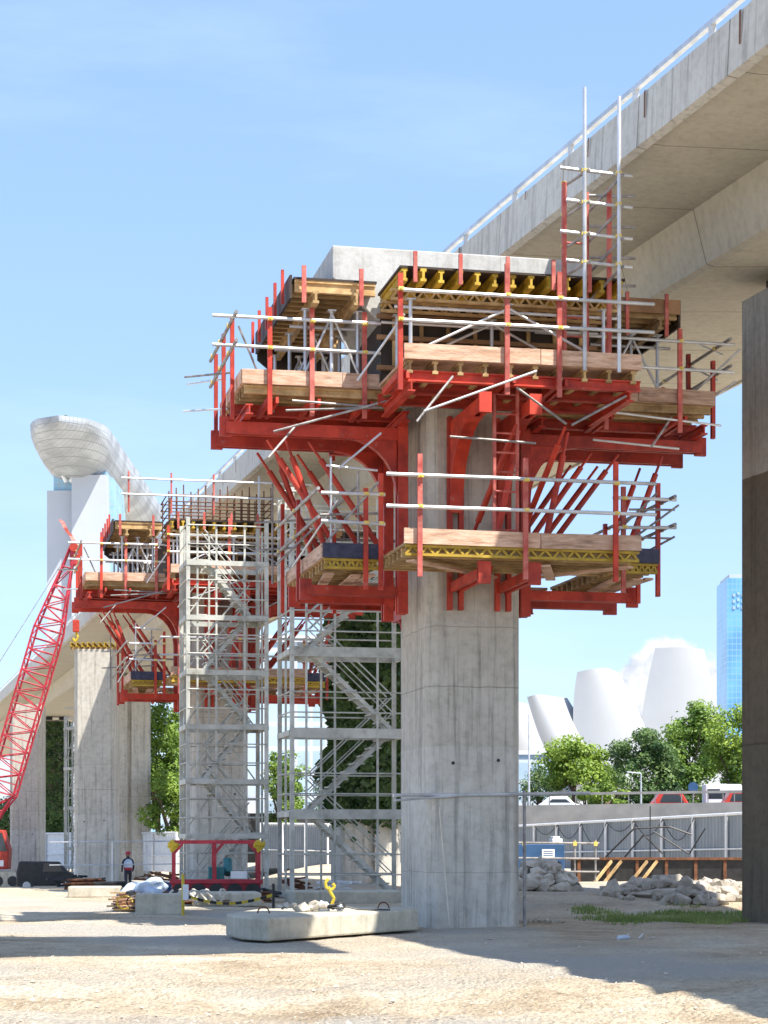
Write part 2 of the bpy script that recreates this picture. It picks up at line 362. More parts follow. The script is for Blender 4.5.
msk = wn.nodes.new('ShaderNodeMapRange'); msk.interpolation_type = 'SMOOTHSTEP'; msk.inputs['From Min'].default_value = -.001; msk.inputs['From Max'].default_value = .007
wn.links.new(wm('SUBTRACT', topc, el), msk.inputs['Value'])
lf_ = wm('MULTIPLY', msk.outputs[0], wm('SUBTRACT', 1.0, gauss(-.2, .09, .65)))
shc = wn.nodes.new('ShaderNodeValToRGB'); shc.color_ramp.elements[0].position = .35; shc.color_ramp.elements[0].color = (2.3/4, 2.6/4, 3.1/4, 1)
shc.color_ramp.elements[1].position = .55; shc.color_ramp.elements[1].color = (.95, .96, .98, 1); wn.links.new(fbm(60, 9), shc.inputs[0])
sc4 = wn.nodes.new('ShaderNodeVectorMath'); sc4.operation = 'SCALE'; sc4.inputs[3].default_value = 3.7; wn.links.new(shc.outputs[0], sc4.inputs[0])
mc_ = wn.nodes.new('ShaderNodeMix'); mc_.data_type = 'RGBA'; wn.links.new(lf_, mc_.inputs[0]); wn.links.new(mb_.outputs[2], mc_.inputs[6]); wn.links.new(sc4.outputs[0], mc_.inputs[7])
wn.links.new(mc_.outputs[2], bg.inputs[0]); bg.inputs[1].default_value = .15
scn.view_settings.view_transform = 'Standard'; scn.view_settings.look = 'None'; scn.view_settings.gamma = 1
scn.view_settings.exposure = 1.05
scn.render.engine = 'CYCLES'

# ------------------------------------------------------------------ ground
def ground():
    xs = [-4000, -1500, -600, -250, -120, -70, -45, -30, -22, -16, -12]
    x = -9
    while x < 9: xs.append(x); x += .14
    xs += [9.5, 11, 14, 18, 25, 40, 70, 120, 250, 600, 1500, 4000]
    ys = [-300, -100, -30, -8, 4, 9, 12, 14]
    y = 15.5
    while y < 42: ys.append(y); y += .14
    ys += [42.3, 42.7, 43.2, 44, 45, 46, 48, 50, 52, 54, 56, 58, 61, 64, 68, 72, 78, 84, 92, 100, 115, 135, 160, 220, 350, 700, 1500, 4000, 9000]
    mb = MB(); nx = len(xs)
    mb.v = [(x, y, gz(x, y)) for y in ys for x in xs]
    mb.f = [(j*nx+i, j*nx+i+1, (j+1)*nx+i+1, (j+1)*nx+i) for j in range(len(ys)-1) for i in range(nx-1)]
    o = struct(mb.build('ground', 'ground', smooth=True, fixn=False))
ground()

rnd = random.Random(3)
g = MB()
for i in range(2400):
    y = 15.5+rnd.random()**1.3*20; x = rnd.uniform(-.2, .2)*y
    r = rnd.uniform(.006, .018)*(1+(rnd.random() < .03)*1.3)
    c = Vector((x, y, gz(x, y)+r*.2)); pts = []
    k = rnd.uniform(0, 6.28)
    vs = [c+Vector((math.cos(k+t*1.57)*r*rnd.uniform(.7, 1.2), math.sin(k+t*1.57)*r, 0)) for t in range(4)]
    vs += [c+Vector((0, 0, r*rnd.uniform(.5, .9))), c-Vector((0, 0, r*.5))]
    g.add(vs, [(0,1,4),(1,2,4),(2,3,4),(3,0,4),(1,0,5),(2,1,5),(3,2,5),(0,3,5)])
M['pebble'] = mat('pebble', (.42, .36, .28), (.66, .58, .46), scale=9, rough=.95)
o = g.build('gravel', 'pebble'); o['kind'] = 'stuff'; tag(o, 'loose pale gravel scattered over the sandy ground', 'gravel')

# ------------------------------------------------------------------ main pier and its copies
TH = R(12)
UX, UY = math.cos(TH), math.sin(TH)
def W(O, p):
    return Vector((O[0]+UX*p[0]-UY*p[1], O[1]+UY*p[0]+UX*p[1], O[2]+p[2]))
O1 = (1.29, 34.5, 0)
def piershape(w=.8, d=1.12, c=.15):
    return [(-w+c, -d), (w-c, -d), (w, -d+c), (w, d-c), (w-c, d), (-w+c, d), (-w, d-c), (-w, -d+c)]
def make_pier(O, top, label, head=True, th=TH):
    t = thing('concrete_pier', label, 'bridge pier', (O[0], O[1], O[2]), th, 'new concrete bridge piers')
    mb = MB(); mb.prism(piershape(), 2, -.6, top)
    mb.build('shaft', 'pier', t, bevel=.015)
    h = MB()
    for (u, z) in ((-.38, 2.75), (.4, 2.8)):
        h.tube((u, -1.118, z), (u, -1.128, z), .03, 10)
    h.build('tie_hole', 'black', t)
    if head:
        hm = MB()
        hm.prism([(-2.42, 11.26), (-2.42, 10.72), (-.9, 9.4), (.9, 9.4), (2.02, 10.72), (2.02, 11.26)], 1, -1.1, 1.1)
        hm.build('pier_head', 'cap', t, bevel=.02)
        j = MB()
        for u in (-1.1, .45): j.box(u-.006, u+.006, -1.104, -1.1, 10.72, 11.24)
        j.build('joint_line', 'pier', t)
    return t
make_pier(O1, 9.4, 'tall pale concrete pier nearest the camera, wrapped in red formwork platforms')
O2 = (-4.97, 59.3, -.02)
make_pier(O2, 9.4, 'concrete pier behind the nearer grey stair tower, its head wrapped in red formwork', head=False)
O3 = (gx(97, 80.5), 80.5, -.6)
p3 = make_pier(O3, 9.6, 'bare concrete pier with no formwork standing just left of the red platforms', head=False, th=R(2))
O4 = (gx(28, 106), 106, -1.1)
p4 = make_pier(O4, 9.6, 'bare concrete pier farthest left, partly behind the red crane boom', head=False, th=R(2))
# starter bars / yellow beams on top of pier three
mb = MB()
for i in range(9): mb.ibeam((-.9+i*.22, -1.2, 9.78), (-.9+i*.22, 1.0, 9.78), .1, .18, .03)
t3 = thing('timber_beam_stack', 'row of yellow formwork beams lying on top of the bare pier', 'beam stack', O3, R(2))
mb.build('beam_row', 'yellow', t3)
MB().box(-.95, .95, -.9, -.8, 9.6, 9.69).box(-.95, .95, .6, .7, 9.6, 9.69).build('bearer', 'joist', t3)

# ------------------------------------------------------------------ formwork
FW = []   # list of things to copy
def fthing(name, label, cat, off, group=None):
    t = thing(name, label, cat, W(O1, off), TH, group); t['_o'] = 0; del t['_o']
    FW.append(t); t_off[t.name] = off
    return t
t_off = {}
def B(mb, name, m, t, **k): return mb.build(name, m, t, off=t_off[t.name], **k)
def lattice_beam(mb, p, q, h, w=.08, n=10):
    p = Vector(p); q = Vector(q); u = Vector((0, 0, h/2-.02))
    mb.bar(p+u, q+u, w, .04); mb.bar(p-u, q-u, w, .04)
    for i in range(n):
        a = p.lerp(q, i/n); b = p.lerp(q, (i+.5)/n); c = p.lerp(q, (i+1)/n)
        mb.bar(a-u, b+u, .03, .035); mb.bar(b+u, c-u, .03, .035)
class CL:
    def __init__(s): s.l = []
def coupler(c, p, r=.042): c.l.append((p, r))
def build_couplers(c, t):
    for p, r in c.l:
        mb = MB(); mb.box(p[0]-r, p[0]+r, p[1]-r, p[1]+r, p[2]-r*.6, p[2]+r*.6); mb.tube((p[0], p[1]-r*1.5, p[2]), (p[0], p[1]+r, p[2]), r*.5, 6)
        B(mb, 'tube_coupler', 'coupler', t)

def platform(label, u0, u1, v0, v1, z, front_posts, side, side_posts, toe_front='wood', lower=False, deckname='deck', ext=(0, 0), post_top=1.15, post_bot=-.55, jdir='u'):
    t = fthing('work_platform', label, 'work platform', ((u0+u1)/2, (v0+v1)/2, z), 'work platforms around the pier head' if not lower else 'hanging platforms below the pier head')
    # deck boards
    d = MB(); n = max(3, int((v1-v0)/.24))
    for i in range(n):
        a = v0+(v1-v0)*i/n; d.box(u0, u1, a+.006, a+(v1-v0)/n-.006, z-.045, z+random.uniform(-.004, .004))
    B(d, 'deck', 'wood' if not lower else 'joist', t)
    nb = 2 if u1-u0 > 2.2 else 1; e_ = u0-.03
    for ib in range(nb):
        e2 = u1+.03 if ib == nb-1 else u0+(u1-u0)*.57
        tb = MB(); dz_ = random.uniform(-.012, .012); tb.bar((e_+.004, v0-.024-.012*ib, z+.08+dz_), (e2-.004, v0-.024, z+.08-dz_*.6), .04, .24); e_ = e2
        B(tb, 'toe_board', toe_front, t)
    if side:
        us = u0 if side < 0 else u1
        tb = MB(); tb.box(min(us, us+side*.045), max(us, us+side*.045), v0+.004, v1, z-.04, z+.19); B(tb, 'toe_board', 'wood', t)
    # joists
    js = MB()
    if jdir == 'u':
        k = int((v1-v0)/.3)
        for i in range(k+1):
            v = v0+.08+(v1-v0-.16)*i/k
            j = MB(); j.ibeam((u0+.02, v, z-.12), (u1-.02, v, z-.12), .08, .14, .04); B(j, 'joist', 'joist', t)
    else:
        k = int((u1-u0)/.42)
        for i in range(k+1):
            u = u0+.08+(u1-u0-.16)*i/k
            j = MB(); j.ibeam((u, v0+.03, z-.15), (u, v1-.02, z-.15), .09, .2, .045); B(j, 'joist', 'joist', t)
    if lower:
        j = MB(); lattice_beam(j, (u0, v0+.02, z-.13), (u1, v0+.02, z-.13), .17, .06, 16 if u1-u0 > 2 else 7); B(j, 'lattice_beam', 'yellow', t)
        b = MB(); b.bar((u0+.1, v0+.1, z-.28), (u0+(u1-u0)*.5, v1-.2, z-.28), .16, .035); b.bar((u0+(u1-u0)*.6, v0+.1, z-.3), (u0+(u1-u0)*.75, v1-.3, z-.3), .16, .035)
        b.bar((u1-.1, v0+.1, z-.28), (u1-(u1-u0)*.35, v1-.2, z-.28), .14, .035)
        B(b, 'loose_plank', 'wood', t)
    # red walings
    if not lower:
        wz = z-.28
        for v in ((v0+.12, (v0+v1)/2, v1-.15) if side == 0 else (v0+.95, v0+1.75, v1-.12)):
            m_ = MB(); m_.ibeam((u0-.05, v, wz), (u1+.05, v, wz), .12, .17, .025); B(m_, 'waling_beam', 'red', t)
        for u in (u0+.1, u1-.15):
            m_ = MB(); m_.ibeam((u, v0, wz-.175), (u, v1, wz-.175), .12, .17, .025); B(m_, 'waling_beam', 'red', t)
    # guard posts
    for u, tp in front_posts:
        p = MB(); p.bar((u, v0-.09, z+post_bot), (u, v0-.09, z+tp), .075, .055, (0,1,0))
        B(p, 'guard_post', 'redpink' if random.random() < .6 else 'red', t)
        if not lower:
            p = MB(); p.bar((u, v0-.05, z-.3), (u-.03, v0+.95, z-.36), .08, .1); p.bar((u+.13, v0-.05, z-.3), (u+.1, v0+.95, z-.36), .05, .1); B(p, 'post_bracket', 'red', t)
    z1, z2 = z+post_top-.15, z+post_top-.62
    c = CL()
    for zz in (z1, z2):
        r = MB(); r.tube((u0-.08-ext[0], v0-.15, zz+random.uniform(-.02, .02)), (u1+.08+ext[1], v0-.15, zz+random.uniform(-.02, .02)), .029, 8); B(r, 'guard_rail', 'steel', t, smooth=False)
        for u, _ in front_posts: coupler(c, (u, v0-.14, zz))
    if side:
        us = (u0 if side < 0 else u1)+side*.12
        for v, tp in side_posts:
            p = MB(); p.bar((us, v, z+post_bot), (us, v, z+tp), .065, .085, (0,1,0)); B(p, 'guard_post', 'red', t)
        for zz in (z1+.02, z2+.03):
            r = MB(); r.tube((us+side*.05, v0-.4, zz), (us+side*.05, v1+.35, zz), .03, 8); B(r, 'guard_rail', 'steeld', t)
            for v, _ in side_posts: coupler(c, (us+side*.05, v, zz))
    build_couplers(c, t)
    return t

ZU, ZL = 8.98, 6.1
PU = [  # upper
 platform('left upper timber deck with long toe board', -3.88, -1.0, -1.0, 1.7, ZU, [(-3.46,1.2),(-2.76,1.22),(-1.88,1.2)], -1, [(-.5,1.15),(.6,1.15),(1.65,1.05)], ext=(.45,-.7)),
 platform('front upper timber deck standing out before the pier', -1.66, 2.15, -3.2, -1.2, ZU, [(-1.76,1.25),(-.05,1.5),(.8,1.42)], 0, [], ext=(.0,.12), jdir='v'),
 platform('right upper timber deck with short red posts', 1.1, 4.25, -1.0, 1.9, ZU, [(2.3,1.2),(3.62,1.22)], 1, [(-.7,.8),(.5,1.2),(1.85,.9)], ext=(.0,.25)),
]
def back_deck(label, z, v0, v1, u0, u1, kind):
    t = fthing('work_platform', label, 'work platform', ((u0+u1)/2, (v0+v1)/2, z), 'rear platforms behind the pier')
    for i in range(5):
        a = v0+(v1-v0)*i/5; m_ = MB(); m_.box(u0, u1, a+.006, a+(v1-v0)/5-.006, z-.045, z); B(m_, 'deck_board', 'wood', t)
    for i in range(12):
        u = u0+.08+(u1-u0-.16)*i/11; m_ = MB(); m_.ibeam((u, v0, z-.12), (u, v1, z-.12), .08, .14, .04); B(m_, 'joist', 'joist', t)
    for v in (v0+.2, v1-.3):
        m_ = MB(); m_.ibeam((u0-.05, v, z-.28), (u1+.05, v, z-.28), .12, .17, .025); B(m_, 'waling_beam', 'red', t)
    for u in (-.4, .5):
        m_ = MB(); m_.bar((u, 1.16, z-.46), (u, v1, z-.46), .12, .2); m_.bar((u, 1.22, z-2.2), (u, 1.22, z-.3), .14, .14, (0,1,0)); B(m_, 'bracket_arm', 'red', t)
        m_ = MB(); m_.tube((u, v1-.5, z-.55), (u, 1.25, z-2.1), .05, 8); B(m_, 'prop', 'red', t)
    for u in (u0+.1, .2, u1-.1):
        m_ = MB(); m_.bar((u, v1+.05, z-.4), (u, v1+.05, z+1.15), .065, .06, (0,1,0)); B(m_, 'guard_post', 'red', t)
    for zz in (.5, 1.0):
        m_ = MB(); m_.tube((u0-.2, v1+.1, z+zz), (u1+.2, v1+.1, z+zz), .028, 7); B(m_, 'guard_rail', 'steeld', t)
back_deck('rear upper timber deck hidden behind the pier', 8.98, 1.95, 3.4, -1.66, 2.15, 0)
back_deck('rear hanging deck hidden behind the pier', 6.1, 1.85, 3.3, -1.66, 2.15, 1)
PL = [
 platform('left hanging platform with dark toe board', -2.62, -1.72, -1.45, 2.2, ZL, [(-1.95,1.1),(-1.7,1.35)], -1, [(.4,1.2),(2.1,1.4)], toe_front='darkboard', lower=True),
 platform('front hanging platform with pale toe board', -1.66, 2.15, -3.2, -1.2, ZL, [(-1.45,1.35),(.25,1.35),(1.73,1.35)], 0, [], lower=True, ext=(.25,.15)),
 platform('right hanging platform with dark toe board', 2.18, 2.92, -1.9, 1.8, ZL, [(2.3,1.2)], 1, [(-1.6,1.35),(-.6,.9),(1.2,1.1)], toe_front='darkboard', lower=True, ext=(0,.2)),
]
# fly-out tubes of the rails
def stick(t, p, q, m='steel', r=.028):
    mb = MB(); mb.tube(p, q, r*.7, 7); return B(mb, 'brace_tube', m if random.random() < .25 else 'steeld', t)
t = PU[0]
for a, b in (((-3.95,-.9,9.9),(-3.3,-.5,8.6)), ((-3.2,-1.12,8.5),(-1.1,-1.3,8.62)), ((-3.4,-1.1,8.15),(-.6,-1.5,8.95)), ((-3.5,-1.2,7.7),(-3.0,-1.0,8.3)),
             ((-3.1,-1.15,8.66),(-1.9,-1.15,8.62)), ((-2.3,-1.0,7.6),(-1.6,-1.1,8.2)), ((-3.9,.5,9.45),(-4.6,1.2,9.5)), ((-3.9,.8,8.9),(-4.6,1.4,8.95)), ((-3.9,1.2,9.5),(-4.4,2.6,9.7))):
    stick(t, a, b)
t = PU[2]
for a, b in (((3.9,-.6,9.1),(4.55,-1.5,9.8)), ((3.9,-.2,8.8),(4.55,-1.3,9.3)), ((3.5,-1.0,8.7),(3.0,-1.4,8.1)), ((3.9,-.9,9.6),(4.6,-.3,9.55)), ((3.9,-.9,10.05),(4.7,-.3,10.0)), ((2.4,-1.2,8.7),(4.4,-1.0,8.6)), ((2.0,-1.3,8.2),(3.6,-1.1,8.15))):
    stick(t, a, b, 'steeld' if a[0] > 4.1 else 'steel')
t = PU[1]
for a, b in (((-1.5,-3.3,7.95),(-.9,-3.2,8.7)), ((-1.4,-3.35,8.1),(.4,-3.4,8.8)), ((.1,-3.3,8.55),(.9,-3.35,8.0)), ((1.0,-3.3,8.0),(1.9,-3.3,8.5)), ((-1.7,-3.3,9.6),(-2.3,-2.6,8.7)), ((-.9,-3.0,7.8),(.5,-3.0,7.75))):
    stick(t, a, b)
t = PL[0]
for a, b in (((-2.6,-1.5,6.3),(-1.75,-1.6,7.3)), ((-3.1,.5,6.2),(-1.9,-.5,7.4)), ((-2.5,-1.4,6.1),(-2.5,-1.4,7.7)), ((-2.05,-1.4,6.2),(-2.05,-1.4,7.5)), ((-3.0,1.6,6.0),(-3.0,1.6,7.9)), ((-3.2,2.4,6.7),(-1.7,1.4,6.72)), ((-3.2,2.4,7.2),(-1.7,1.4,7.2)), ((-2.9,0,6.1),(-2.4,-1.5,7.0)), ((-2.6,-1.52,7.55),(-1.75,-1.52,7.5)), ((-2.7,-1.5,6.75),(-1.75,-1.52,6.8))):
    stick(t, a, b)
t = PL[2]
for a, b in (((2.5,-1.2,6.4),(3.3,-1.9,7.05)), ((2.3,-1.6,6.6),(2.95,-1.8,7.25)), ((2.7,-1.0,6.2),(3.3,-1.7,6.55)), ((2.5,-1.7,6.98),(3.3,-1.7,7.0)), ((2.6,-1.5,6.55),(3.3,-1.5,6.55))):
    stick(t, a, b, 'steeld')

# climbing brackets: upright pair, top arm with curved haunch, lower arm, diagonal props
def haunch_poly(x0, x1, z0, z1, n=7):
    # corner at (x0,z1); concave curve from (x0,z0) to (x1,z1)
    pts = [(x0, z1), (x0, z0)]
    for i in range(n+1):
        a = math.pi/2*i/n
        pts.append((x0+(x1-x0)*(1-math.cos(a)), z0+(z1-z0)*math.sin(a)))
    return pts
def bracket(kind, pos, label, zb=5.29, upper=True):
    # kind 'f': arm runs to -v at u=pos ; 'l': arm to -u at v=pos ; 'r': arm to +u at v=pos
    if kind == 'f': base = (pos, -1.16, zb); mp_ = lambda d, s, z: (pos+s, -1.16-d, z); ax = 0; AU, AL = 1.95, 1.9
    if kind == 'l': base = (-1.1, pos, zb); mp_ = lambda d, s, z: (-1.1-d, pos+s, z); ax = 1; AU, AL = 3.0, 1.65
    if kind == 'r': base = (1.05, pos, zb); mp_ = lambda d, s, z: (1.05+d, pos+s, z); ax = 1; AU, AL = 3.2, 1.95
    t = fthing('climbing_bracket', label, 'steel bracket', base, 'red steel brackets bolted to the pier')
    for s in (-.095, .095):
        m_ = MB(); m_.bar(mp_(0, s, zb), mp_(0, s, 8.5), .075 if ax == 0 else .17, .17 if ax == 0 else .075, (0,1,0)); B(m_, 'upright', 'red', t)
    m_ = MB()
    for s in (-.07, .07): m_.bar(mp_(-.05, s, 8.32), mp_(AU, s, 8.32), .05, .2)
    m_.bar(mp_(AU, 0, 8.18), mp_(AU, 0, 8.5), .2, .08, (0,1,0) if ax == 1 else (0,1,0))
    B(m_, 'upper_arm', 'red', t)
    m_ = MB(); poly = haunch_poly(0, 1.35 if kind == 'f' else .85, 6.9 if kind == 'f' else 7.3, 8.22)
    if kind == 'f': m_.prism([(-1.26-x, z) for x, z in poly], 0, pos-.11, pos+.11)
    elif kind == 'l': m_.prism([(-1.2-x, z) for x, z in poly], 1, pos-.07, pos+.07)
    else: m_.prism([(1.15+x, z) for x, z in poly], 1, pos-.07, pos+.07)
    B(m_, 'haunch', 'red', t)
    m_ = MB()
    for s in (-.07, .07): m_.bar(mp_(-.05, s, 5.66), mp_(AL, s, 5.66), .06, .16)
    m_.bar(mp_(AL, 0, 5.5), mp_(AL, 0, 5.85), .2, .08, (0,1,0))
    B(m_, 'lower_arm', 'red', t)
    pr = {'f': [(1.55, 8.1, .25, 6.6), (1.1, 8.1, .9, 5.8)], 'l': [(1.6, 8.15, .3, 6.3), (2.3, 8.15, 1.0, 6.2), (2.0, 8.2, 1.25, 6.2)], 'r': [(1.7, 8.15, .3, 6.3), (2.5, 8.15, 1.75, 6.2), (1.2, 8.15, .1, 6.6)]}[kind]
    for ip, (d1, z1, d2, z2) in enumerate(pr):
        m_ = MB(); sh = (.62 if ip == 0 else .8) if kind == 'f' else 0; a = Vector(mp_(d1, sh, z1)); b = Vector(mp_(d2, sh*.45, z2))
        m_.tube(a, a.lerp(b, .16), .024, 8); m_.tube(a.lerp(b, .16), a.lerp(b, .92), .05, 10); m_.tube(a.lerp(b, .9), b, .03, 8)
        B(m_, 'prop', 'red', t)
    return t
bracket('f', -.36, 'left one of the two front red brackets')
bracket('f', .46, 'right one of the two front red brackets')
bracket('l', -.4, 'left side red bracket, nearest the front')
bracket('l', .75, 'left side red bracket, second from the front')
bracket('r', -.4, 'right side red bracket, nearest the front')
bracket('r', .75, 'right side red bracket, second from the front')

# soffit formwork tables
def table(label, u0, u1, v0, v1, z, along='v', fascia=None, step=.29, slope=0):
    t = fthing('formwork_table', label, 'formwork', ((u0+u1)/2, (v0+v1)/2, z-.4), 'soffit formwork tables round the pier head')
    m_ = MB(); m_.prism([(u0, z), (u1, z), (u1, z-.035), (u0, z-.035)], 1, v0, v1); B(m_, 'plywood_sheet', 'ply', t)
    if along == 'v':
        n = int((u1-u0)/step)
        for i in range(n+1):
            u = u0+.08+(u1-u0-.16)*i/n
            m_ = MB(); m_.ibeam((u, v0+.02+random.uniform(-.05, .03), z-.135), (u, v1-.02, z-.135), .095, .2, .045); B(m_, 'formwork_beam', 'yellow', t)
        for v in (v0+.45, v1-.5):
            m_ = MB(); lattice_beam(m_, (u0-.05, v, z-.335), (u1+.05, v, z-.335), .18, .07, 18); B(m_, 'lattice_waling', 'joist', t)
    else:
        n = int((v1-v0)/step)
        for i in range(n+1):
            v = v0+.06+(v1-v0-.12)*i/n
            m_ = MB(); m_.ibeam((u0+.02, v, z-.135), (u1-.02, v, z-.135), .095, .2, .045); B(m_, 'formwork_beam', 'joist', t)
        for u in (u0+.35, u1-.35):
            m_ = MB(); m_.ibeam((u, v0-.1, z-.335), (u, v1, z-.335), .1, .2, .045); B(m_, 'beam_waling', 'joist', t)
    # gray shoring
    zb = ZU
    us = [u0+.25, (u0+u1)/2, u1-.25]; vs = [v0+.35, v1-.35] if v1-v0 < 3 else [v0+.35, (v0+v1)/2, v1-.35]
    for v in vs:
        for u in us:
            m_ = MB(); m_.tube((u, v, zb), (u, v, z-.43), .03, 8); m_.box(u-.07, u+.07, v-.07, v+.07, z-.44, z-.425); m_.box(u-.06, u+.06, v-.06, v+.06, zb+.002, zb+.012); B(m_, 'shore_post', 'steel', t)
        m_ = MB(); m_.tube((u0, v+.05, zb+.95), (u1, v+.05, zb+.95), .025, 7); m_.tube((us[0], v-.05, zb+.2), (us[1], v-.05, z-.5), .022, 7); m_.tube((us[1], v-.05, z-.5), (us[2], v-.05, zb+.2), .022, 7)
        B(m_, 'shore_brace', 'steel', t)
    return t
table('front formwork table of bright yellow beams', -1.68, 2.02, -2.9, -1.2, 10.47, 'v')
table('left formwork table with brown joisted underside', -3.1, -1.72, -1.32, 2.6, 10.64, 'u')
table('right formwork table with brown edge', 2.1, 3.55, -1.2, 2.6, 10.56, 'u')
# shaft panels (dark plywood boxes with walings)
t = fthing('wall_formwork', 'dark plywood wall formwork round the pier head', 'formwork', (0, 0, 9.0))
m_ = MB(); m_.box(-1.62, 2.0, -1.16, -1.12, 9.0, 10.4); m_.box(-1.62, -1.58, -1.12, 1.5, 9.0, 10.2); m_.box(1.96, 2.0, -1.12, 1.5, 9.0, 10.2); B(m_, 'panel', 'ply', t)
for z in (9.25, 9.75, 10.1):
    m_ = MB(); m_.bar((-1.7, -1.24, z), (2.08, -1.24, z), .08, .07); B(m_, 'waling', 'brownply', t)
for i in range(8):
    u = -1.4+i*.46
    m_ = MB(); m_.bar((u, -1.19, 9.02), (u, -1.19, 10.15), .06, .05, (0,1,0)); B(m_, 'stud', 'joist', t)
# side infill panels of the wing bottoms
t = fthing('side_shutter', 'dark plywood side shutter of the left table', 'formwork', (-2.4, 2.0, 9.0))
m_ = MB()
m_.prism([(-3.12, 10.6), (-3.12, 10.2), (-2.0, 9.3), (-1.62, 9.3), (-1.62, 10.6)], 1, 2.62, 2.66); m_.box(-3.16, -3.12, -1.28, 2.6, 10.3, 10.68)
B(m_, 'panel', 'ply', t)
for v in (-.9, -.1, .8, 1.7, 2.5):
    m_ = MB(); m_.bar((-3.22, v, 10.3), (-3.22, v, 10.86), .05, .05, (0,1,0)); B(m_, 'stub_post', 'red', t)
for u in (-2.95, -2.0):
    m_ = MB(); m_.bar((u, -1.42, 10.2), (u, -1.42, 10.8), .07, .05, (0,1,0)); B(m_, 'stub_post', 'redpink', t)
t = fthing('side_shutter', 'plywood side shutter of the right table', 'formwork', (3.0, 2.0, 9.0))
m_ = MB(); m_.box(3.56, 3.6, -1.18, 2.6, 10.2, 10.66); m_.prism([(3.55, 10.6), (3.55, 10.2), (2.6, 9.3), (1.95, 9.3), (1.95, 10.6)], 1, 2.62, 2.66); B(m_, 'panel', 'ply', t)
m_ = MB(); m_.box(2.15, 3.56, -1.27, -1.23, 10.4, 10.64); B(m_, 'fascia_board', 'brownply', t)
for u in (2.6, 3.3):
    m_ = MB(); m_.bar((u, -1.31, 10.0), (u, -1.31, 10.72), .06, .05, (0,1,0)); B(m_, 'stub_post', 'redpink', t)
# stubs at the front table
t = fthing('edge_post_row', 'short faded red posts along the yellow beams', 'edge posts', (0, -2.95, 10.4))
for u in (-1.45, -.72, .05, .8, 1.4):
    m_ = MB(); m_.bar((u, -2.97, 10.2), (u, -2.97, 10.68), .06, .05, (0,1,0)); B(m_, 'edge_post', 'redpink', t)

nonfirst = len(FW)
# scaffold tower with ladder at the right of the front platform (only on the nearest pier)
t = thing('scaffold_tower', 'slim tube scaffold with two very tall silver standards on the front deck', 'scaffold', W(O1, (1.5, -2.9, ZU)), TH)
t_off[t.name] = (1.5, -2.9, ZU)
for u, tp, m in ((1.23, 13.35, 'steel'), (1.8, 13.25, 'steel')):
    m_ = MB(); m_.tube((u, -3.25, ZU-.1), (u, -3.25, tp), .032, 9); B(m_, 'standard', m, t)
for u, v, tp in ((1.0, -2.9, 11.95), (1.12, -2.5, 11.95), (1.5, -2.5, 11.95), (1.75, -2.9, 11.9)):
    m_ = MB(); m_.bar((u, v, 9.6 if u == 1.0 else ZU), (u, v, tp), .07, .05, (0,1,0)); B(m_, 'red_standard', 'redpink', t)
c = CL()
for i, z in enumerate((12.05, 11.55, 11.05, 10.6)):
    m_ = MB(); m_.tube((.85+.1*(i%2), -3.18, z+.03), (2.05, -3.16, z-.02), .026, 7); B(m_, 'ledger', 'steel', t)
    m_ = MB(); m_.tube((1.0, -2.8, z-.15), (1.3, -3.3, z+.0), .024, 7); m_.tube((1.5, -2.5, z-.15), (2.3, -2.6, z-.15), .024, 7); m_.tube((1.55, -2.5, z-.4), (1.85, -3.3, z-.05), .024, 7); B(m_, 'transom', 'steeld', t)
    coupler(c, (1.23, -3.22, z)); coupler(c, (1.8, -3.22, z)); coupler(c, (1.0, -2.86, z-.1), .035)
build_couplers(c, t)
def ladder(label, u, v, z0, z1, w=.36, m='redpink', du=0, dv=0):
    t = thing('access_ladder', label, 'ladder', W(O1, (u, v, z0)), TH); t_off[t.name] = (u, v, z0)
    for s in (-w/2, w/2):
        m_ = MB(); m_.bar((u+s, v, z0), (u+s+du, v+dv, z1), .045, .06, (0,1,0)); B(m_, 'stile', m, t)
    n = int((z1-z0)/.28)
    for i in range(1, n):
        m_ = MB(); f = i/n; m_.tube((u-w/2+du*f, v+dv*f, z0+(z1-z0)*f), (u+w/2+du*f, v+dv*f, z0+(z1-z0)*f), .017, 6); B(m_, 'rung', m, t)
    return t
ladder('red ladder rising inside the slim tube scaffold', 1.3, -2.55, ZU+.01, 11.4)
ladder('red ladder hanging between the upper and lower front platforms', .12, -2.6, ZL+.01, 8.9, .38)

# copies at pier two
lab2 = {}
D2 = Vector(O2)-Vector(O1)
for t in FW:
    c = copy_tree(t); c.location = t.location+D2
    c['label'] = t['label']+', on the farther pier'
for t in FW: t['label'] = t['label']+', on the nearest pier'

t = thing('rebar_cage', 'dark reinforcement cage rising from the top of the second wrapped pier', 'rebar cage', (O2[0], O2[1], O2[2]+9.4), TH)
for i in range(15):
    u = -1.5+i*3.0/14
    for v in (-.9, .9): MB().tube((u, v, 0), (u, v, 2.2+.1*(i%3)), .02, 5).build('bar', 'rust', t)
for k in range(9):
    z = .5+k*.2; MB().path([(-1.55, -.93, z), (1.55, -.93, z), (1.55, .93, z), (-1.55, .93, z), (-1.55, -.93, z)], .018, 5).build('stirrup', 'rust', t)
t = thing('tube_railing', 'silver tube railing above the yellow beams of the second wrapped pier', 'railing', W(O2, (0, -2.6, 10.68)), TH)
for z in (.5, .95): MB().tube((-3.0, 0, z), (2.4, 0, z), .028, 6).build('rail', 'steel', t)
for x in (-2.8, -1.6, -.4, .9, 2.1): MB().tube((x, .04, 0), (x, .04, 1.15), .03, 6).build('post', 'redpink' if x < 0 else 'steel', t)

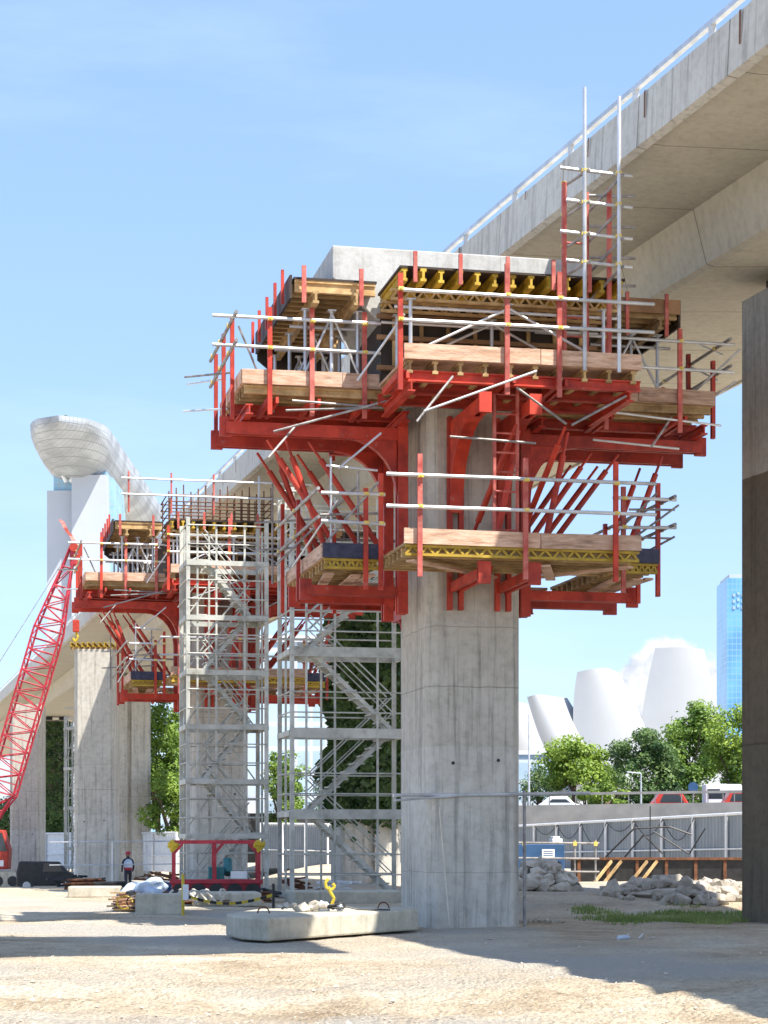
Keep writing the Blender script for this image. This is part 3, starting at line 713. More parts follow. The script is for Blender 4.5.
# unseen slab with ropes, added above the frame to throw the shadow band
t = thing('shadow_caster_slab', 'unseen slab added above the frame to cast the shadow band on the sand', 'shadow caster', (3.2, 22.4, 14.2), R(14))
MB().box(-2.9, 2.6, -2.6, 2.4, 0, .28).build('slab', 'cap', t)
MB().box(-2.9, -2.6, -2.6, 2.4, .283, .6).box(2.3, 2.6, -2.6, 2.4, .283, .6).build('edge_kerb', 'cap', t)
for x in (-2.4, 2.1):
    for y in (-2.3, 2.1): MB().tube((x, y, .28), (0, 0, 6), .03, 6).build('sling_rope', 'black', t)
MB().box(-.25, .25, -.2, .2, 6, 6.8).build('hook_block', 'craneRed', t)
MB().tube((0, 0, 6.8), (0, 0, 22), .03, 6).build('hoist_rope', 'black', t)

# ------------------------------------------------------------------ stair towers
def stair_tower(label, org, w, d, z0, storey, n, group='grey stair towers', top=1.1, flip=0):
    t = thing('stair_tower', label, 'stair tower', org, TH, group)
    ztop = z0+storey*n+top
    for (x, y) in ((0,0), (w,0), (w,d), (0,d)):
        m_ = MB(); m_.bar((x, y, 0), (x, y, ztop), .1, .1, (0,1,0)); m_.build('corner_post', 'greypaint', t)
    for (x, y) in ((w*.36,0), (w*.72,0), (w*.36,d), (0,d*.5), (w,d*.5), (w*.12, 0)):
        m_ = MB(); m_.bar((x, y, 0), (x, y, ztop-.2), .05, .05, (0,1,0)); m_.build('post', 'greypaint', t)
    for k in range(n+1):
        z = z0+storey*k
        m_ = MB()
        fh = .24 if flip else .13
        m_.bar((-.05, -.03, z), (w+.05, -.03, z), .08, fh); m_.bar((-.05, d+.03, z), (w+.05, d+.03, z), .08, .13)
        m_.bar((-.03, 0, z), (-.03, d, z), .08, .13); m_.bar((w+.03, 0, z), (w+.03, d, z), .08, .13)
        m_.build('floor_frame', 'greypaint', t)
        for h in (.5, 1.0):
            if h < storey-.15:
                m_ = MB()
                m_.tube((0, -.05, z+h), (w, -.05, z+h), .02, 6); m_.tube((-.05, 0, z+h), (-.05, d, z+h), .02, 6)
                m_.tube((0, d+.05, z+h), (w, d+.05, z+h), .02, 6); m_.build('guard_rail', 'greypaint', t)
        if k >= 1:
            m_ = MB(); x0 = 0 if (k+flip) % 2 == 0 else w-.55
            m_.box(x0, x0+.55, 0, d, z+.066, z+.1); m_.build('landing', 'greypaint', t)
        if k == n:
            for h in (1.45, 1.9):
                if h < top:
                    m_ = MB(); m_.tube((-.3, -.05, z+h), (w+.2, -.05, z+h), .022, 6); m_.tube((-.05, -.3, z+h), (-.05, d+.2, z+h), .022, 6); m_.tube((-.2, d+.05, z+h), (w, d+.05, z+h), .02, 6); m_.build('guard_rail', 'greypaint', t)
        if k < n:
            a, b = (.45, w-.45) if (k+flip) % 2 == 0 else (w-.45, .45)
            m_ = MB()
            for y in ((.08, .72) if not flip else (.08, .7)):
                m_.bar((a, y, z+.1), (b, y, z+storey+.05), .04, .1)
                m_.tube((a, y, z+.95), (b, y, z+storey+.9), .02, 6); m_.tube((a, y, z+.55), (b, y, z+storey+.5), .016, 6)
            st = int(storey/.2)
            for i in range(1, st+1):
                f = i/(st+1); x = a+(b-a)*f; zz = z+.1+(storey-.05)*f
                m_.box(x-.14, x+.14, .05, .75, zz-.03, zz+.008)
            m_.build('stair_flight', 'greypaint', t)
            if flip: continue
            m_ = MB()
            y = d if k % 2 else d*.98
            m_.tube((0, d+.04, z), (w*.5, d+.04, z+storey), .022, 6); m_.tube((w*.5, d+.04, z+storey), (w, d+.04, z), .022, 6)
            m_.build('cross_brace', 'greypaint', t)
    return t
sb = stair_tower('grey steel stair tower close behind the nearest pier, with broad zigzag flights', (gx(292, 48.6), 48.6, -.02), 2.95, 1.9, .12, 1.98, 4, top=2.0, flip=1)
sa = stair_tower('grey steel stair tower standing in front of the second red wrapped pier', (gx(188, 53.0), 53.0, -.05), 2.1, 1.6, .15, 1.45, 6, top=1.2)
stc = stair_tower('narrow grey stair tower far off between two bare piers', (gx(66, 95), 95, -1.0), .9, .9, .1, 1.9, 4, top=.6)

# horizontal tube tied round the main pier + upright
t = thing('tied_tube_rail', 'silver tube tied across the front of the nearest pier with one upright', 'tube rail', W(O1, (.9, -1.15, 0)), TH); t_off[t.name] = (.9, -1.15, 0)
m_ = MB(); m_.tube((-1.45, -1.35, 2.2), (-.55, -1.1, 2.22), .028, 8); m_.tube((-.9, -1.14, 2.2), (2.0, -1.14, 2.26), .03, 8); m_.tube((-1.4, -1.2, 2.12), (-.35, -1.16, 2.2), .02, 8); B(m_, 'rail', 'steel', t)
m_ = MB(); m_.tube((.86, -1.1, 0), (.86, -1.1, 2.3), .028, 8); B(m_, 'upright', 'steeld', t)
m_ = MB(); m_.tube((-.62, -1.1, 2.1), (-.5, -1.35, .05), .012, 6); B(m_, 'hose', 'hose', t)

# ------------------------------------------------------------------ existing viaduct
EP = [(14.1, 0), (5.09, 29.0), (1.35, 41.0), (-4.68, 63.2), (-31.4, 163.5), (-62, 275), (-125, 480)]
EP = [(7.0+.235*53.8, -31), (7.0, 22.8)]+EP[1:]
def edge(Y):
    for (x0, y0), (x1, y1) in zip(EP, EP[1:]):
        if y0 <= Y <= y1: return x0+(x1-x0)*(Y-y0)/(y1-y0)
def sweep(sec, closed=True, step=None):
    mb = MB(); n = len(sec); pts = []
    for i, (x, y) in enumerate(EP):
        a = EP[max(0, i-1)]; b = EP[min(len(EP)-1, i+1)]
        d = Vector((b[0]-a[0], b[1]-a[1], 0)).normalized(); r = Vector((d.y, -d.x, 0))
        pts.append((Vector((x, y, 0)), r))
    for p, r in pts:
        for (s, z) in sec: mb.v.append(tuple(p+r*s+Vector((0, 0, z))))
    for i in range(len(pts)-1):
        for k in range(n):
            mb.f.append((i*n+k, i*n+(k+1)%n, (i+1)*n+(k+1)%n, (i+1)*n+k))
    mb.f.append(tuple(range(n))); mb.f.append(tuple(range((len(pts)-1)*n, len(pts)*n)))
    return mb
vd = thing('road_viaduct', 'long grey concrete road viaduct crossing the upper right and running off behind the piers', 'viaduct', (5.09, 29, 0))
V0 = (5.09, 29, 0)
WT = 9.1
sweep([(.05, 12.62), (.35, 12.58), (2.1, 12.5), (2.32, 11.55), (2.45, 11.5), (WT-2.45, 11.5), (WT-2.1, 12.5), (WT-.05, 12.62), (WT-.05, 12.9), (.05, 12.9)]).build('box_girder', 'viaduct', vd, off=V0)
sweep([(-.1, 12.56), (.045, 12.52), (.045, 12.9), (.28, 12.9), (.2, 13.38), (-.06, 13.38)]).build('parapet', 'parapet', vd, off=V0)
sweep([(WT-.04, 12.56), (WT+.1, 12.6), (WT+.06, 13.6), (WT-.2, 13.6), (WT-.24, 12.92), (WT-.04, 12.92)]).build('parapet', 'parapet', vd, off=V0)
rail = sweep([(0.0, 13.6), (.09, 13.6), (.09, 13.68), (0.0, 13.68)])
rl = rail.build('hand_rail', 'steel', vd, off=V0)
for i in range(36):
    Y = 22+i*2.6; x = edge(Y)+.05
    MB().bar((x, Y, 13.37), (x, Y, 13.61), .1, .1, (0,1,0)).build('rail_post', 'steel', vd, off=V0)
# weeping stains / drain slots on the outer face
for i in range(22):
    stn = MB()
    Y = 25+i*3.1+random.uniform(-.8, .8); x = edge(Y)-.102; h_ = random.uniform(.15, .5); w_ = random.uniform(.03, .07)
    dx = edge(Y+w_)-edge(Y)
    stn.add([(x-.004, Y, 13.36), (x-.004+dx, Y+w_, 13.36), (x-.012+dx, Y+w_*.7, 13.36-h_), (x-.012, Y+w_*.3, 13.36-h_)], [(0,1,2,3)]); stn.build('weep_stain', 'rust', vd, off=V0, fixn=False)

def old_pier(Y, label, wpx=2.6, ivy=0, m='oldpier', dep=1.5, zb=-1.2, shift=0):
    xc = edge(Y)+4.72+shift
    ang = math.atan2(-(edge(Y+1)-edge(Y)), 1)
    t = thing('viaduct_pier', label, 'bridge pier', (xc, Y, 0), ang, 'old viaduct piers')
    a = wpx/2
    mb = MB(); mb.prism([(-a, -dep/2+.1), (-a+.1, -dep/2), (-.12, -dep/2), (-.12, -dep/2+.15), (.12, -dep/2+.15), (.12, -dep/2), (a-.1, -dep/2), (a, -dep/2+.1), (a, dep/2), (-a, dep/2)], 2, zb, 11.2)
    mb.build('shaft', m, t)
    mb = MB(); mb.box(-a*.8, -a*.3, -.4, .4, 11.2, 11.5); mb.box(a*.3, a*.8, -.4, .4, 11.2, 11.5); mb.build('bearing', 'black', t)
    if Y < 40:
        mb = MB()
        for z in (2.6, 4.3, 7): mb.tube((-a+.45, -dep/2-.003, z), (-a+.45, -dep/2+.02, z), .05, 10)
        mb.build('tie_hole', 'black', t)
    if ivy:
        r = random.Random(int(Y)); lf = MB()
        for i in range(ivy):
            z = 11-8.8*r.random()**1.1+r.gauss(0, .25); z = min(z, 11); bulge = .1+.9*max(0, noise.noise(Vector((z*.7, Y, 1)))+.25)
            sx = r.choice((-1, 1)); f = r.random()
            if f < .6: x = r.uniform(-a-bulge, a+bulge); y = -dep/2-r.uniform(0, bulge)
            else: x = sx*(a+r.uniform(0, bulge)); y = r.uniform(-dep/2-bulge*.5, dep/2)
            s = r.uniform(.06, .14)
            n_ = Vector((r.gauss(0, .6), -1, r.gauss(0, .6))).normalized(); u_ = n_.cross(Vector((0,0,1))).normalized()*s; v_ = n_.cross(u_)
            c = Vector((x, y, z)); lf.add([c-u_, c+v_*.8, c+u_, c-v_], [(0,1,2,3)])
        lf.build('ivy_cover', 'ivy', t, fixn=False)
    return t
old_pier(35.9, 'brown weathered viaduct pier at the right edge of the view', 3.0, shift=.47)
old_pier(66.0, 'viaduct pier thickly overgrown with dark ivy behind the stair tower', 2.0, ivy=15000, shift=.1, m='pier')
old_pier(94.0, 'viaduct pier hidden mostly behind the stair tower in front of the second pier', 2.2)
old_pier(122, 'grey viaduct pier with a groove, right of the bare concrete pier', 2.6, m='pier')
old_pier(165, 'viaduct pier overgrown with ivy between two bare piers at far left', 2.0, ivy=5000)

# ------------------------------------------------------------------ trees
def tree(label, px, pyc, hw, hh, Y, zg, leaf, n=5000, seed=0, ls=None, clumps=26, name='tree', group='trees beyond the site'):
    r = random.Random(seed); c = at(px, pyc+6, Y); a = 1.22*hw*Y/F; b = 1.3*hh*Y/F; n = int(n*1.6); clumps = int(clumps*1.6)
    t = thing(name, label, 'tree', (c.x, Y, zg), r.uniform(0, 3), group)
    hc = c.z-zg
    tr = MB(); tr.tube((0, 0, -.3), (0, 0, hc*.6), .035*a+.14, 8, .02*a+.09)
    for i in range(7):
        an = i*.9+r.random(); tr.tube((0, 0, hc*(.35+.05*i)), (math.cos(an)*a*.6, math.sin(an)*a*.6, hc+b*r.uniform(-.3, .5)), .1, 6, .03)
    tr.build('trunk', 'bark', t)
    ls = ls or max(.1, .045*a); lf = MB()
    cl = []
    for i in range(clumps):
        d = Vector((r.gauss(0,1), r.gauss(0,1), r.gauss(0,1))).normalized(); k = r.uniform(.35, .82)
        cl.append((Vector((d.x*a*k, d.y*a*k, hc+d.z*b*k)), r.uniform(.2, .42)*min(a, b)*(1 if i > 3 else 1.3)))
    for i in range(n):
        cc, cr_ = cl[int(r.random()*len(cl))]
        d = Vector((r.gauss(0,1), r.gauss(0,1), r.gauss(0,1))).normalized()
        p = cc+Vector((d.x, d.y, d.z*.75))*cr_*r.uniform(.55, 1.08)
        nn = (d+Vector((r.gauss(0,.5), r.gauss(0,.5), r.gauss(0,.5)+.4))).normalized()
        u_ = nn.orthogonal().normalized(); s = ls*r.uniform(.6, 1.3); v_ = nn.cross(u_)
        q = r.uniform(0, 3.1); uu = (u_*math.cos(q)+v_*math.sin(q))*s; vv = nn.cross(uu.normalized())*s*.6
        lf.add([p-uu, p+vv, p+uu, p-vv], [(0,1,2,3)])
    lf.build('crown', leaf, t, fixn=False)
    return t
ZR = 3.0
tree('bright yellow green tree in front of the white petals', 574, 757, 33, 30, 150, ZR, 'leafb', 6000, 1)
tree('round light green bush low beside the yellow green tree', 607, 792, 20, 14, 146, ZR, 'leafb', 2500, 2, clumps=14)
tree('small dark tree at the edge of the nearest pier', 540, 782, 20, 18, 190, ZR, 'leafd', 2500, 3)
tree('dark green tree left of the tallest dark crown', 646, 765, 33, 38, 165, ZR, 'leafd', 7000, 4)
tree('tall tree with a lit top in the middle of the right hand row', 690, 748, 34, 45, 175, ZR, 'leafm', 8000, 5, clumps=34)
tree('bright green tree touching the brown pier', 738, 745, 32, 50, 150, ZR, 'leafb', 8000, 6, clumps=34)
for i, (px_, lf_n, lb_) in enumerate(((586, 'leafb', 'low yellow green bush left of the white car'), (648, 'leafd', 'dark bush left of the red car'), (676, 'leafd', 'dark bush right behind the red car'), (705, 'leafm', 'green bush behind the blue road sign'), (732, 'leafm', 'green bush behind the white framed board'))):
    tree(lb_, px_, 794, 19, 15, 160+3*i, ZR, lf_n, 2200, 50+i, clumps=14, name='bush', group='bushes along the raised road')
tree('low tree between the bright tree and the dark tree', 614, 782, 20, 22, 180, ZR, 'leafm', 3000, 7)
tree('leafy green tree left of the second pier under the platform', 158, 740, 34, 62, 130, -.8, 'leafm', 9000, 8, clumps=40)
tree('bushy green tree low under the leafy tree at left', 172, 800, 26, 34, 120, -.8, 'leafm', 5000, 9)
tree('green tree seen between the two stair towers', 283, 790, 22, 42, 120, 0, 'leafm', 4000, 10)
tree('dark tree behind the ivy covered pier', 350, 800, 34, 40, 125, 0, 'leafd', 5000, 11)
tree('dark tree at the far left behind the crane cab', 18, 812, 30, 26, 150, -1, 'leafd', 4000, 12)
tree('dark shrubby tree behind the narrow stair tower', 52, 822, 18, 18, 150, -1, 'leafd', 3000, 13)

# ------------------------------------------------------------------ elevated road, walls, hoarding
m_ = MB(); m_.box(-10, 200, 121.2, 460, 0, 3.0); struct(m_.build('road_embankment', 'asphalt'))
rw = thing('road_wall', 'dark topped concrete retaining wall with a rail above the grey hoarding', 'wall', (10, 121, 0))
m_ = MB(); m_.prism([(gx(395, 128), -.5), (60, -.5), (60, 3.95), (30, 3.8), (gx(395, 128), 3.35)], 1, 120.8, 121.15); m_.build('wall_face', 'wallgrey', rw, off=(10, 121, 0))
m_ = MB()
for i in range(22):
    x = 2+i*1.6; m_.bar((x, 121, 3.2), (x, 121, 4.1+.02*i), .06, .06, (0,1,0))
m_.bar((2, 121, 4.05), (36, 121, 4.5), .1, .16)
m_.build('wall_rail', 'wallgrey', rw, off=(10, 121, 0))

def hoarding(label, P, Q, h, npan, matn='hoard', posts=True, group=None):
    P = Vector(P); Q = Vector(Q); d = Q-P; L_ = d.length; ang = math.atan2(d.y, d.x); dz = (Q.z-P.z)
    t = thing('site_hoarding', label, 'fence', P, ang, group)
    pw = L_/npan; lx = math.hypot(d.x, d.y)/npan
    for k in range(npan):
        mb = MB(); z0 = dz*k/npan; n = 10; pts = []
        for i in range(n*4+1):
            x = lx*k+lx*i/(n*4); y = -.03 if (i//2) % 2 else .02
            pts.append((x, y))
        for (x, y) in pts: mb.v += [(x, y, z0), (x, y, z0+h)]
        mb.f = [(2*i, 2*i+2, 2*i+3, 2*i+1) for i in range(len(pts)-1)]
        mb.build('sheet_panel', matn, t, fixn=False)
    for k in range(npan+1):
        z0 = dz*k/npan; mb = MB(); mb.tube((lx*k, -.12, z0-.2), (lx*k, -.12, z0+h+.08), .07, 8); mb.build('fence_post', 'white', t)
    mb = MB(); mb.tube((0, -.09, h+.02), (lx*npan, -.09, dz+h+.02), .06, 8); mb.tube((0, -.09, h*.42), (lx*npan, -.09, dz+h*.42), .035, 8); mb.build('fence_rail', 'white', t)
    return t
A_ = at(765, 874, 80); B_ = at(515, 872, 108)
hoarding('blue grey corrugated hoarding with white posts right of the nearest pier', (B_.x, B_.y, B_.z), (A_.x, A_.y, A_.z), 2.45, 9)
A2 = at(400, 872, 112); B2 = at(262, 868, 118)
hoarding('grey corrugated hoarding seen through the nearer stair tower', (B2.x, B2.y, B2.z), (A2.x, A2.y, A2.z), 2.6, 6)
A3 = at(178, 872, 118); B3 = at(28, 868, 135)
hoarding('pale hoarding far off behind the bare piers', (B3.x, B3.y, B3.z), (A3.x, A3.y, A3.z), 2.3, 7, 'white')

# cables looping along the hoarding
P_, Q_ = B_, A_
for k in range(6):
    a = P_.lerp(Q_, (k+1)/9)+Vector((-.1, -.25, 2.4)); b = P_.lerp(Q_, (k+2.0)/9)+Vector((-.1, -.25, 2.4)); pts = []
    for i in range(11):
        f = i/10; p = a.lerp(b, f); p.z -= (.45+.25*(k%3))*math.sin(math.pi*f); pts.append(tuple(p))
    if k == 0: ct = thing('hanging_cable', 'black cable sagging in loops along the corrugated hoarding', 'cable', P_)
    MB().path(pts, .022, 5).build('cable_loop', 'black', ct, off=P_)
x = gx(618, 29.5); lt_ = MB(); lt_.tube((x, 29.5, gz(x, 29.5)+.03), (x+.14, 29.55, gz(x, 29.5)+.035), .035, 10); lt_.tube((x+.14, 29.55, gz(x, 29.5)+.035), (x+.18, 29.565, gz(x, 29.5)+.035), .015, 8)
tag(lt_.build('plastic_bottle', 'tarp'), 'crushed pale blue plastic bottle lying on the shaded sand', 'bottle')
x = gx(638, 29.8); lt_ = MB()
vs_ = [(x+i*.07-.2, 29.8+.1*((i*7)%3-1), gz(x, 29.8)+.02+.03*((i*5)%3)) for i in range(6)]; lt_.add(vs_+[(a_, b_+.12, c_) for a_, b_, c_ in vs_], [(i, i+1, 7+i, 6+i) for i in range(5)])
tag(lt_.build('paper_scrap', 'white', fixn=False), 'crumpled white paper scrap lying beside the bottle', 'litter')
# blue container with sign
c = at(545, 868, 66)
t = thing('blue_cabin', 'dark blue site cabin with a white notice behind the rubble', 'cabin', (c.x-.1, 66, .3), R(3))
m_ = MB(); m_.box(-.95, .75, 0, 1.6, 0, 1.0); m_.build('body', 'bluep', t, bevel=.02)
m_ = MB(); m_.box(0, .42, -.012, -.002, .55, .83); nt_ = m_.build('notice', 'white', t)
m_ = MB()
for z in (.75, .68, .61): m_.box(.05, .36, -.018, -.0135, z, z+.025)
m_.build('notice_text', 'bluep', nt_)
m_ = MB(); m_.box(.35, .7, .1, .9, 1.0, 1.18); m_.box(.38, .62, .12, .8, 1.18, 1.26); m_.build('roof_unit', 'white', t, bevel=.03)
m_ = MB(); m_.box(.45, .62, -.03, -.002, .15, .42); m_.build('hatch', 'black', t)
# tube rail by the cabin
t = thing('tube_barrier', 'two rail tube barrier with yellow couplers in front of the blue cabin', 'barrier', (gx(560, 56), 56, .3))
m_ = MB(); cc = MB()
for z in (.62, 1.05, .25): m_.tube((-1.2, 0, z+.02), (1.1, 0, z), .03, 7)
m_.build('rail', 'steeld', t)
m_ = MB()
for x in (-1.0, .42, 1.0): m_.tube((x, .05, -.3), (x, .05, 1.15), .03, 7); cc.box(x-.05, x+.05, -.03, .08, .98, 1.1)
m_.build('post', 'steeld', t); cc.build('tube_coupler', 'coupler', t)

# low black sheet wall with struts
t = thing('trench_shoring', 'low black and rusty steel shoring wall in front of the hoarding', 'shoring', (gx(655, 62), 62, .3), R(-3))
m_ = MB(); m_.box(-2.6, 3.2, 0, .12, -.2, .52); m_.build('sheet_wall', 'black', t)
m_ = MB(); m_.box(-2.7, 3.3, -.1, .2, .52, .6); m_.build('top_plate', 'rust', t)
for i in range(7):
    m_ = MB(); m_.box(-2.4+i*.9, -2.3+i*.9, -.06, -.002, -.2, .5); m_.build('stiffener', 'rust', t)
for i, x in enumerate((-1.9, -1.6, -.8, -.5)):
    m_ = MB(); m_.bar((x, -.8, -.15), (x+.55, -.1, .48), .06, .08); m_.build('strut', 'joist', t)
m_ = MB()
m_.path([(-1.5,.6,.6), (-.6,.6,1.5), (.5,.6,1.55), (1.2,.6,1.3)], .03); m_.path([(-.9,.6,.6), (-.3,.6,1.3), (.3,.6,.7)], .03); m_.path([(0,.5,1.4), (1.1,.5,.7), (1.6,.5,1.5)], .025); m_.path([(-.1,.6,.6), (-.1,.6,2.2)], .02)
m_.build('reinforcement_frame', 'black', t)

# ------------------------------------------------------------------ rubble
r = random.Random(11)
def heap(name, label, cx, cy, rx, ry, h, n, smin, smax, mat_='rock', sd=1):
    r = random.Random(sd); mb = MB(); z0 = gz(cx, cy)
    for i in range(n):
        a = r.uniform(0, 6.28); q = math.sqrt(r.random()); x = cx+math.cos(a)*q*rx; y = cy+math.sin(a)*q*ry
        z = gz(x, y)+h*(1-q**1.6)*r.uniform(.6, 1); mb.rock((x, y, z), r.uniform(smin, smax), r)
    # core
    mb.blob((cx, cy, z0+h*.05), 1, sd, .15, 2, (rx*.7, ry*.7, h*.45))
    return tag(mb.build(name, mat_, off=(0,0,0)), label, 'rubble')
heap('rubble_heap', 'tall heap of broken pale rubble right beside the nearest pier', gx(541, 45), 45, .95, 1.1, .72, 110, .1, .3, sd=5)
heap('rock_bank', 'long low bank of grey broken rock running to the brown pier', gx(680, 42.6), 42.6, 1.75, 2.3, .3, 190, .09, .32, sd=8)
heap('rubble_scatter', 'small scatter of broken stones at the foot of the nearest pier', gx(540, 35.5), 35.5, .5, .3, .05, 26, .03, .08, sd=9)
heap('rubble_scatter', 'few pale stones lying in the shade right of the pier', gx(632, 30), 30, .5, .2, .02, 9, .02, .05, sd=10)

g = MB(); r = random.Random(5)
for i in range(11000):
    px = r.uniform(548, 748); Y = r.uniform(34.6, 40.5); x = gx(px, Y)
    if noise.noise(Vector((x*.9, Y*.9, 0)))+r.uniform(-.25, .25)-.5*abs((Y-37.3)/2.6)**3-.5*abs((px-665)/100)**4 < -.12: continue
    z = gz(x, Y); h_ = r.uniform(.03, .1); a = r.uniform(0, 3.1); s = .018
    g.add([(x-math.cos(a)*s, Y-math.sin(a)*s, z-.01), (x+math.cos(a)*s, Y+math.sin(a)*s, z-.01), (x+r.uniform(-.04, .04), Y+r.uniform(-.04, .04), z+h_)], [(0,1,2)])
o = g.build('grass', 'grass', fixn=False); o['kind'] = 'stuff'; tag(o, 'thin strip of green grass in the shade before the rock bank', 'grass')

# ------------------------------------------------------------------ slab on the ground with slings
sx, sy = gx(262, 31.2), 31.2
c = Vector((gx(322, 30.9), 30.9, .0))
t = thing('concrete_slab', 'long worn concrete slab lying on the sand beside the nearest pier', 'slab', c, R(14))
t.rotation_euler.z = 0
P_ = [(gx(a, b)-c.x, b-c.y) for a, b in ((226, 29.9), (240, 28.7), (268, 28.2), (330, 29.6), (418, 31.7), (414, 33.2), (258, 31.9))]
m_ = MB(); m_.prism(P_, 2, .04, .37); m_.build('slab_body', 'slabc', t, bevel=.03)
m_ = MB()
for x, y in ((-.85, -.9), (.95, 1.2), (-.1, .2)):
    pts = [(x+.09*math.cos(a), y, .37+.1*math.sin(a)) for a in [math.pi*i/6 for i in range(7)]]; m_.path(pts, .012)
m_.build('lifting_loop', 'rust', t)
m_ = MB(); m_.box(-.8, -.6, -1.6, .4, -.05, .05); m_.build('bearer', 'wood', t)
ZT = .37
t = thing('chain_sling', 'yellow hook and chain sling with wire ropes dropped on the concrete slab', 'sling', (c.x+.15, c.y-.1, ZT), R(14))
m_ = MB()
hk = [(-.05,0,.5), (-.1,0,.44), (-.08,0,.36), (0,0,.33), (.05,0,.38), (.02,0,.43)]
m_.path([(0, 0, .1), (.04, 0, .2), (-.02, 0, .3), (-.05, 0, .38)], .026, 8); m_.path(hk, .024, 8)
m_.build('hook', 'yellowp', t)
m_ = MB(); r = random.Random(2)
for k in range(6):
    p = Vector((0, 0, .05)); pts = []
    for i in range(12):
        pts.append(tuple(p)); p = Vector((.16*math.sin(i*.7+k)+r.uniform(-.05, .05), .1*math.cos(i*.8+k), .03+.1*abs(math.sin(i*.5+k*.7))))
    m_.path(pts, .014, 6)
m_.path([(.0, 0, .12), (.4, -.05, .03), (.9, -.12, .02)], .014); m_.build('wire_rope', 'black', t)
m_ = MB(); m_.blob((-.12, .02, .07), .09, 3, .3, 2); m_.blob((.12, -.02, .06), .07, 5, .3, 2); m_.build('blue_strap', 'tarp', t)
heap_o = MB(); r = random.Random(21)
for i in range(12): heap_o.rock((c.x-.35+r.uniform(-.3, .38), c.y-.2+r.uniform(-.12, .12), .41+r.uniform(0, .08)), r.uniform(.06, .1), r)
heap_o.rock((c.x-.3, c.y-.2, .42), .22, r)
tag(heap_o.build('broken_blocks', 'rock'), 'few broken pale blocks lying on the slab left of the sling', 'rubble')

# low kerb-like slabs behind
def block(label, px, py, Y, w_, d_, h_, rz=0, m='slabc'):
    x = gx(px, Y); mb = MB(); mb.box(-w_/2, w_/2, -d_/2, d_/2, 0, h_)
    o = mb.build('concrete_block', m, bevel=.03); o.location = (x, Y, gz(x, Y)-.02); o.rotation_euler.z = rz
    return tag(o, label, 'concrete block')
block('pale rectangular concrete block in front of the red skid', 160, 0, 39.5, .95, .8, .42, R(6))
block('flat pale concrete footing under the nearer stair tower', 345, 0, 46.8, 2.6, 1.6, .3, R(12))
block('long low concrete kerb behind the yellow railing', 95, 0, 50.5, 1.3, .8, .28, R(4))
block('low grey concrete slab lying behind the striped tape', 225, 0, 44, 1.5, 1.4, .3, R(8))

# striped tape and post
t = thing('tape_barrier', 'yellow and black striped tape strung from a yellow post past the block', 'barrier', (gx(183, 38.8), 38.8, 0))
m_ = MB(); m_.tube((0, 0, 0), (0, 0, .8), .03, 8); m_.build('yellow_post', 'yellowp', t)
m_ = MB(); m_.box(-.0, .11, -.06, -.02, .3, .6); m_.build('white_card', 'white', t)
m_ = MB(); m_.tube((1.72, .6, 0), (1.72, .6, .6), .03, 8); m_.build('dark_post', 'black', t)
for i in range(14):
    a = Vector((.03+i*.12, i*.042, .38-.16*math.sin(math.pi*i/14))); b = Vector((.03+(i+1)*.12, (i+1)*.042, .38-.16*math.sin(math.pi*(i+1)/14)))
    m_ = MB(); m_.bar(a, b, .01, .055); m_.build('tape', 'yellowp' if i % 2 else 'black', t)

# tarpaulin covered pile
x = gx(143, 41); t = thing('covered_pile', 'pile of timber and hose under a crumpled pale blue sheet', 'pile', (x, 41, 0))
m_ = MB(); m_.blob((.1, .1, .42), .42, 4, .4, 4, (1.05, .8, .55)); m_.build('tarpaulin', 'tarp', t)
m_ = MB(); m_.blob((-.3, .15, .2), .3, 9, .5, 3, (.9, .8, .9)); m_.build('dark_sack', 'black', t)
for i in range(16):
    r = random.Random(i+40); m_ = MB(); m_.bar((-.55+r.uniform(-.15, .2), -.5+i*.03, .05+.022*i), (.42+r.uniform(-.2, .2), -.42+i*.02, .12+.02*i+r.uniform(-.06, .1)), .07, .035); m_.build('plank', ('joist', 'rust', 'wood')[i % 3], t)
for k in range(3):
    m_ = MB(); m_.path([(-.3+.2*k+.16*math.cos(a), -.58+.04*math.sin(a*2), .2+.13*math.sin(a)) for a in [math.pi*2*i/12 for i in range(11)]], .014); m_.build('hose_coil', 'black' if k else 'yellowp', t)
# hoses near
for k, (px, Y, sd, label) in enumerate(((187, 40.5, 1, 'tangle of pale bent pipe lying behind the concrete block'), (205, 41.5, 4, 'looped pale hose lying left of the red skid'))):
    r = random.Random(sd); x = gx(px, Y); mb = MB(); p = []
    for i in range(26):
        p.append((-.45+i*.036+.12*math.sin(i*.8+sd), .1*math.cos(i*.6), .12+.32*abs(math.sin(i*.45+sd))))
    mb.path(p, .022); o = mb.build('hose', 'hose'); o.location = (x, Y, 0); tag(o, label, 'hose')

# red skid frame
Y = 50.0; t = thing('red_skid', 'red steel skid with four posts and a crossbar below the farther stair tower', 'machine skid', (gx(216, Y), Y, 0), R(6))
m_ = MB(); m_.box(-1.1, 1.1, -.5, .5, .18, .42); m_.box(-1.15, 1.15, -.56, -.5, .36, .48); m_.build('base', 'craneRed', t, bevel=.02)
for x in (-1.05, -.05, 1.05):
    for y in (-.45, .45):
        m_ = MB(); m_.bar((x, y, .42), (x, y, 1.38), .1, .08, (0,1,0)); m_.bar((x, y, 1.1), (x+(.22 if x < .9 else -.22), y, 1.36), .06, .06); m_.build('post', 'craneRed', t)
m_ = MB(); m_.bar((-1.1, -.45, 1.4), (1.1, -.45, 1.4), .08, .09); m_.bar((-1.1, .45, 1.4), (1.1, .45, 1.4), .08, .09); m_.build('crossbar', 'craneRed', t)
m_ = MB(); m_.box(.35, .75, -.575, -.562, .5, .68); m_.build('name_plate', 'white', t)
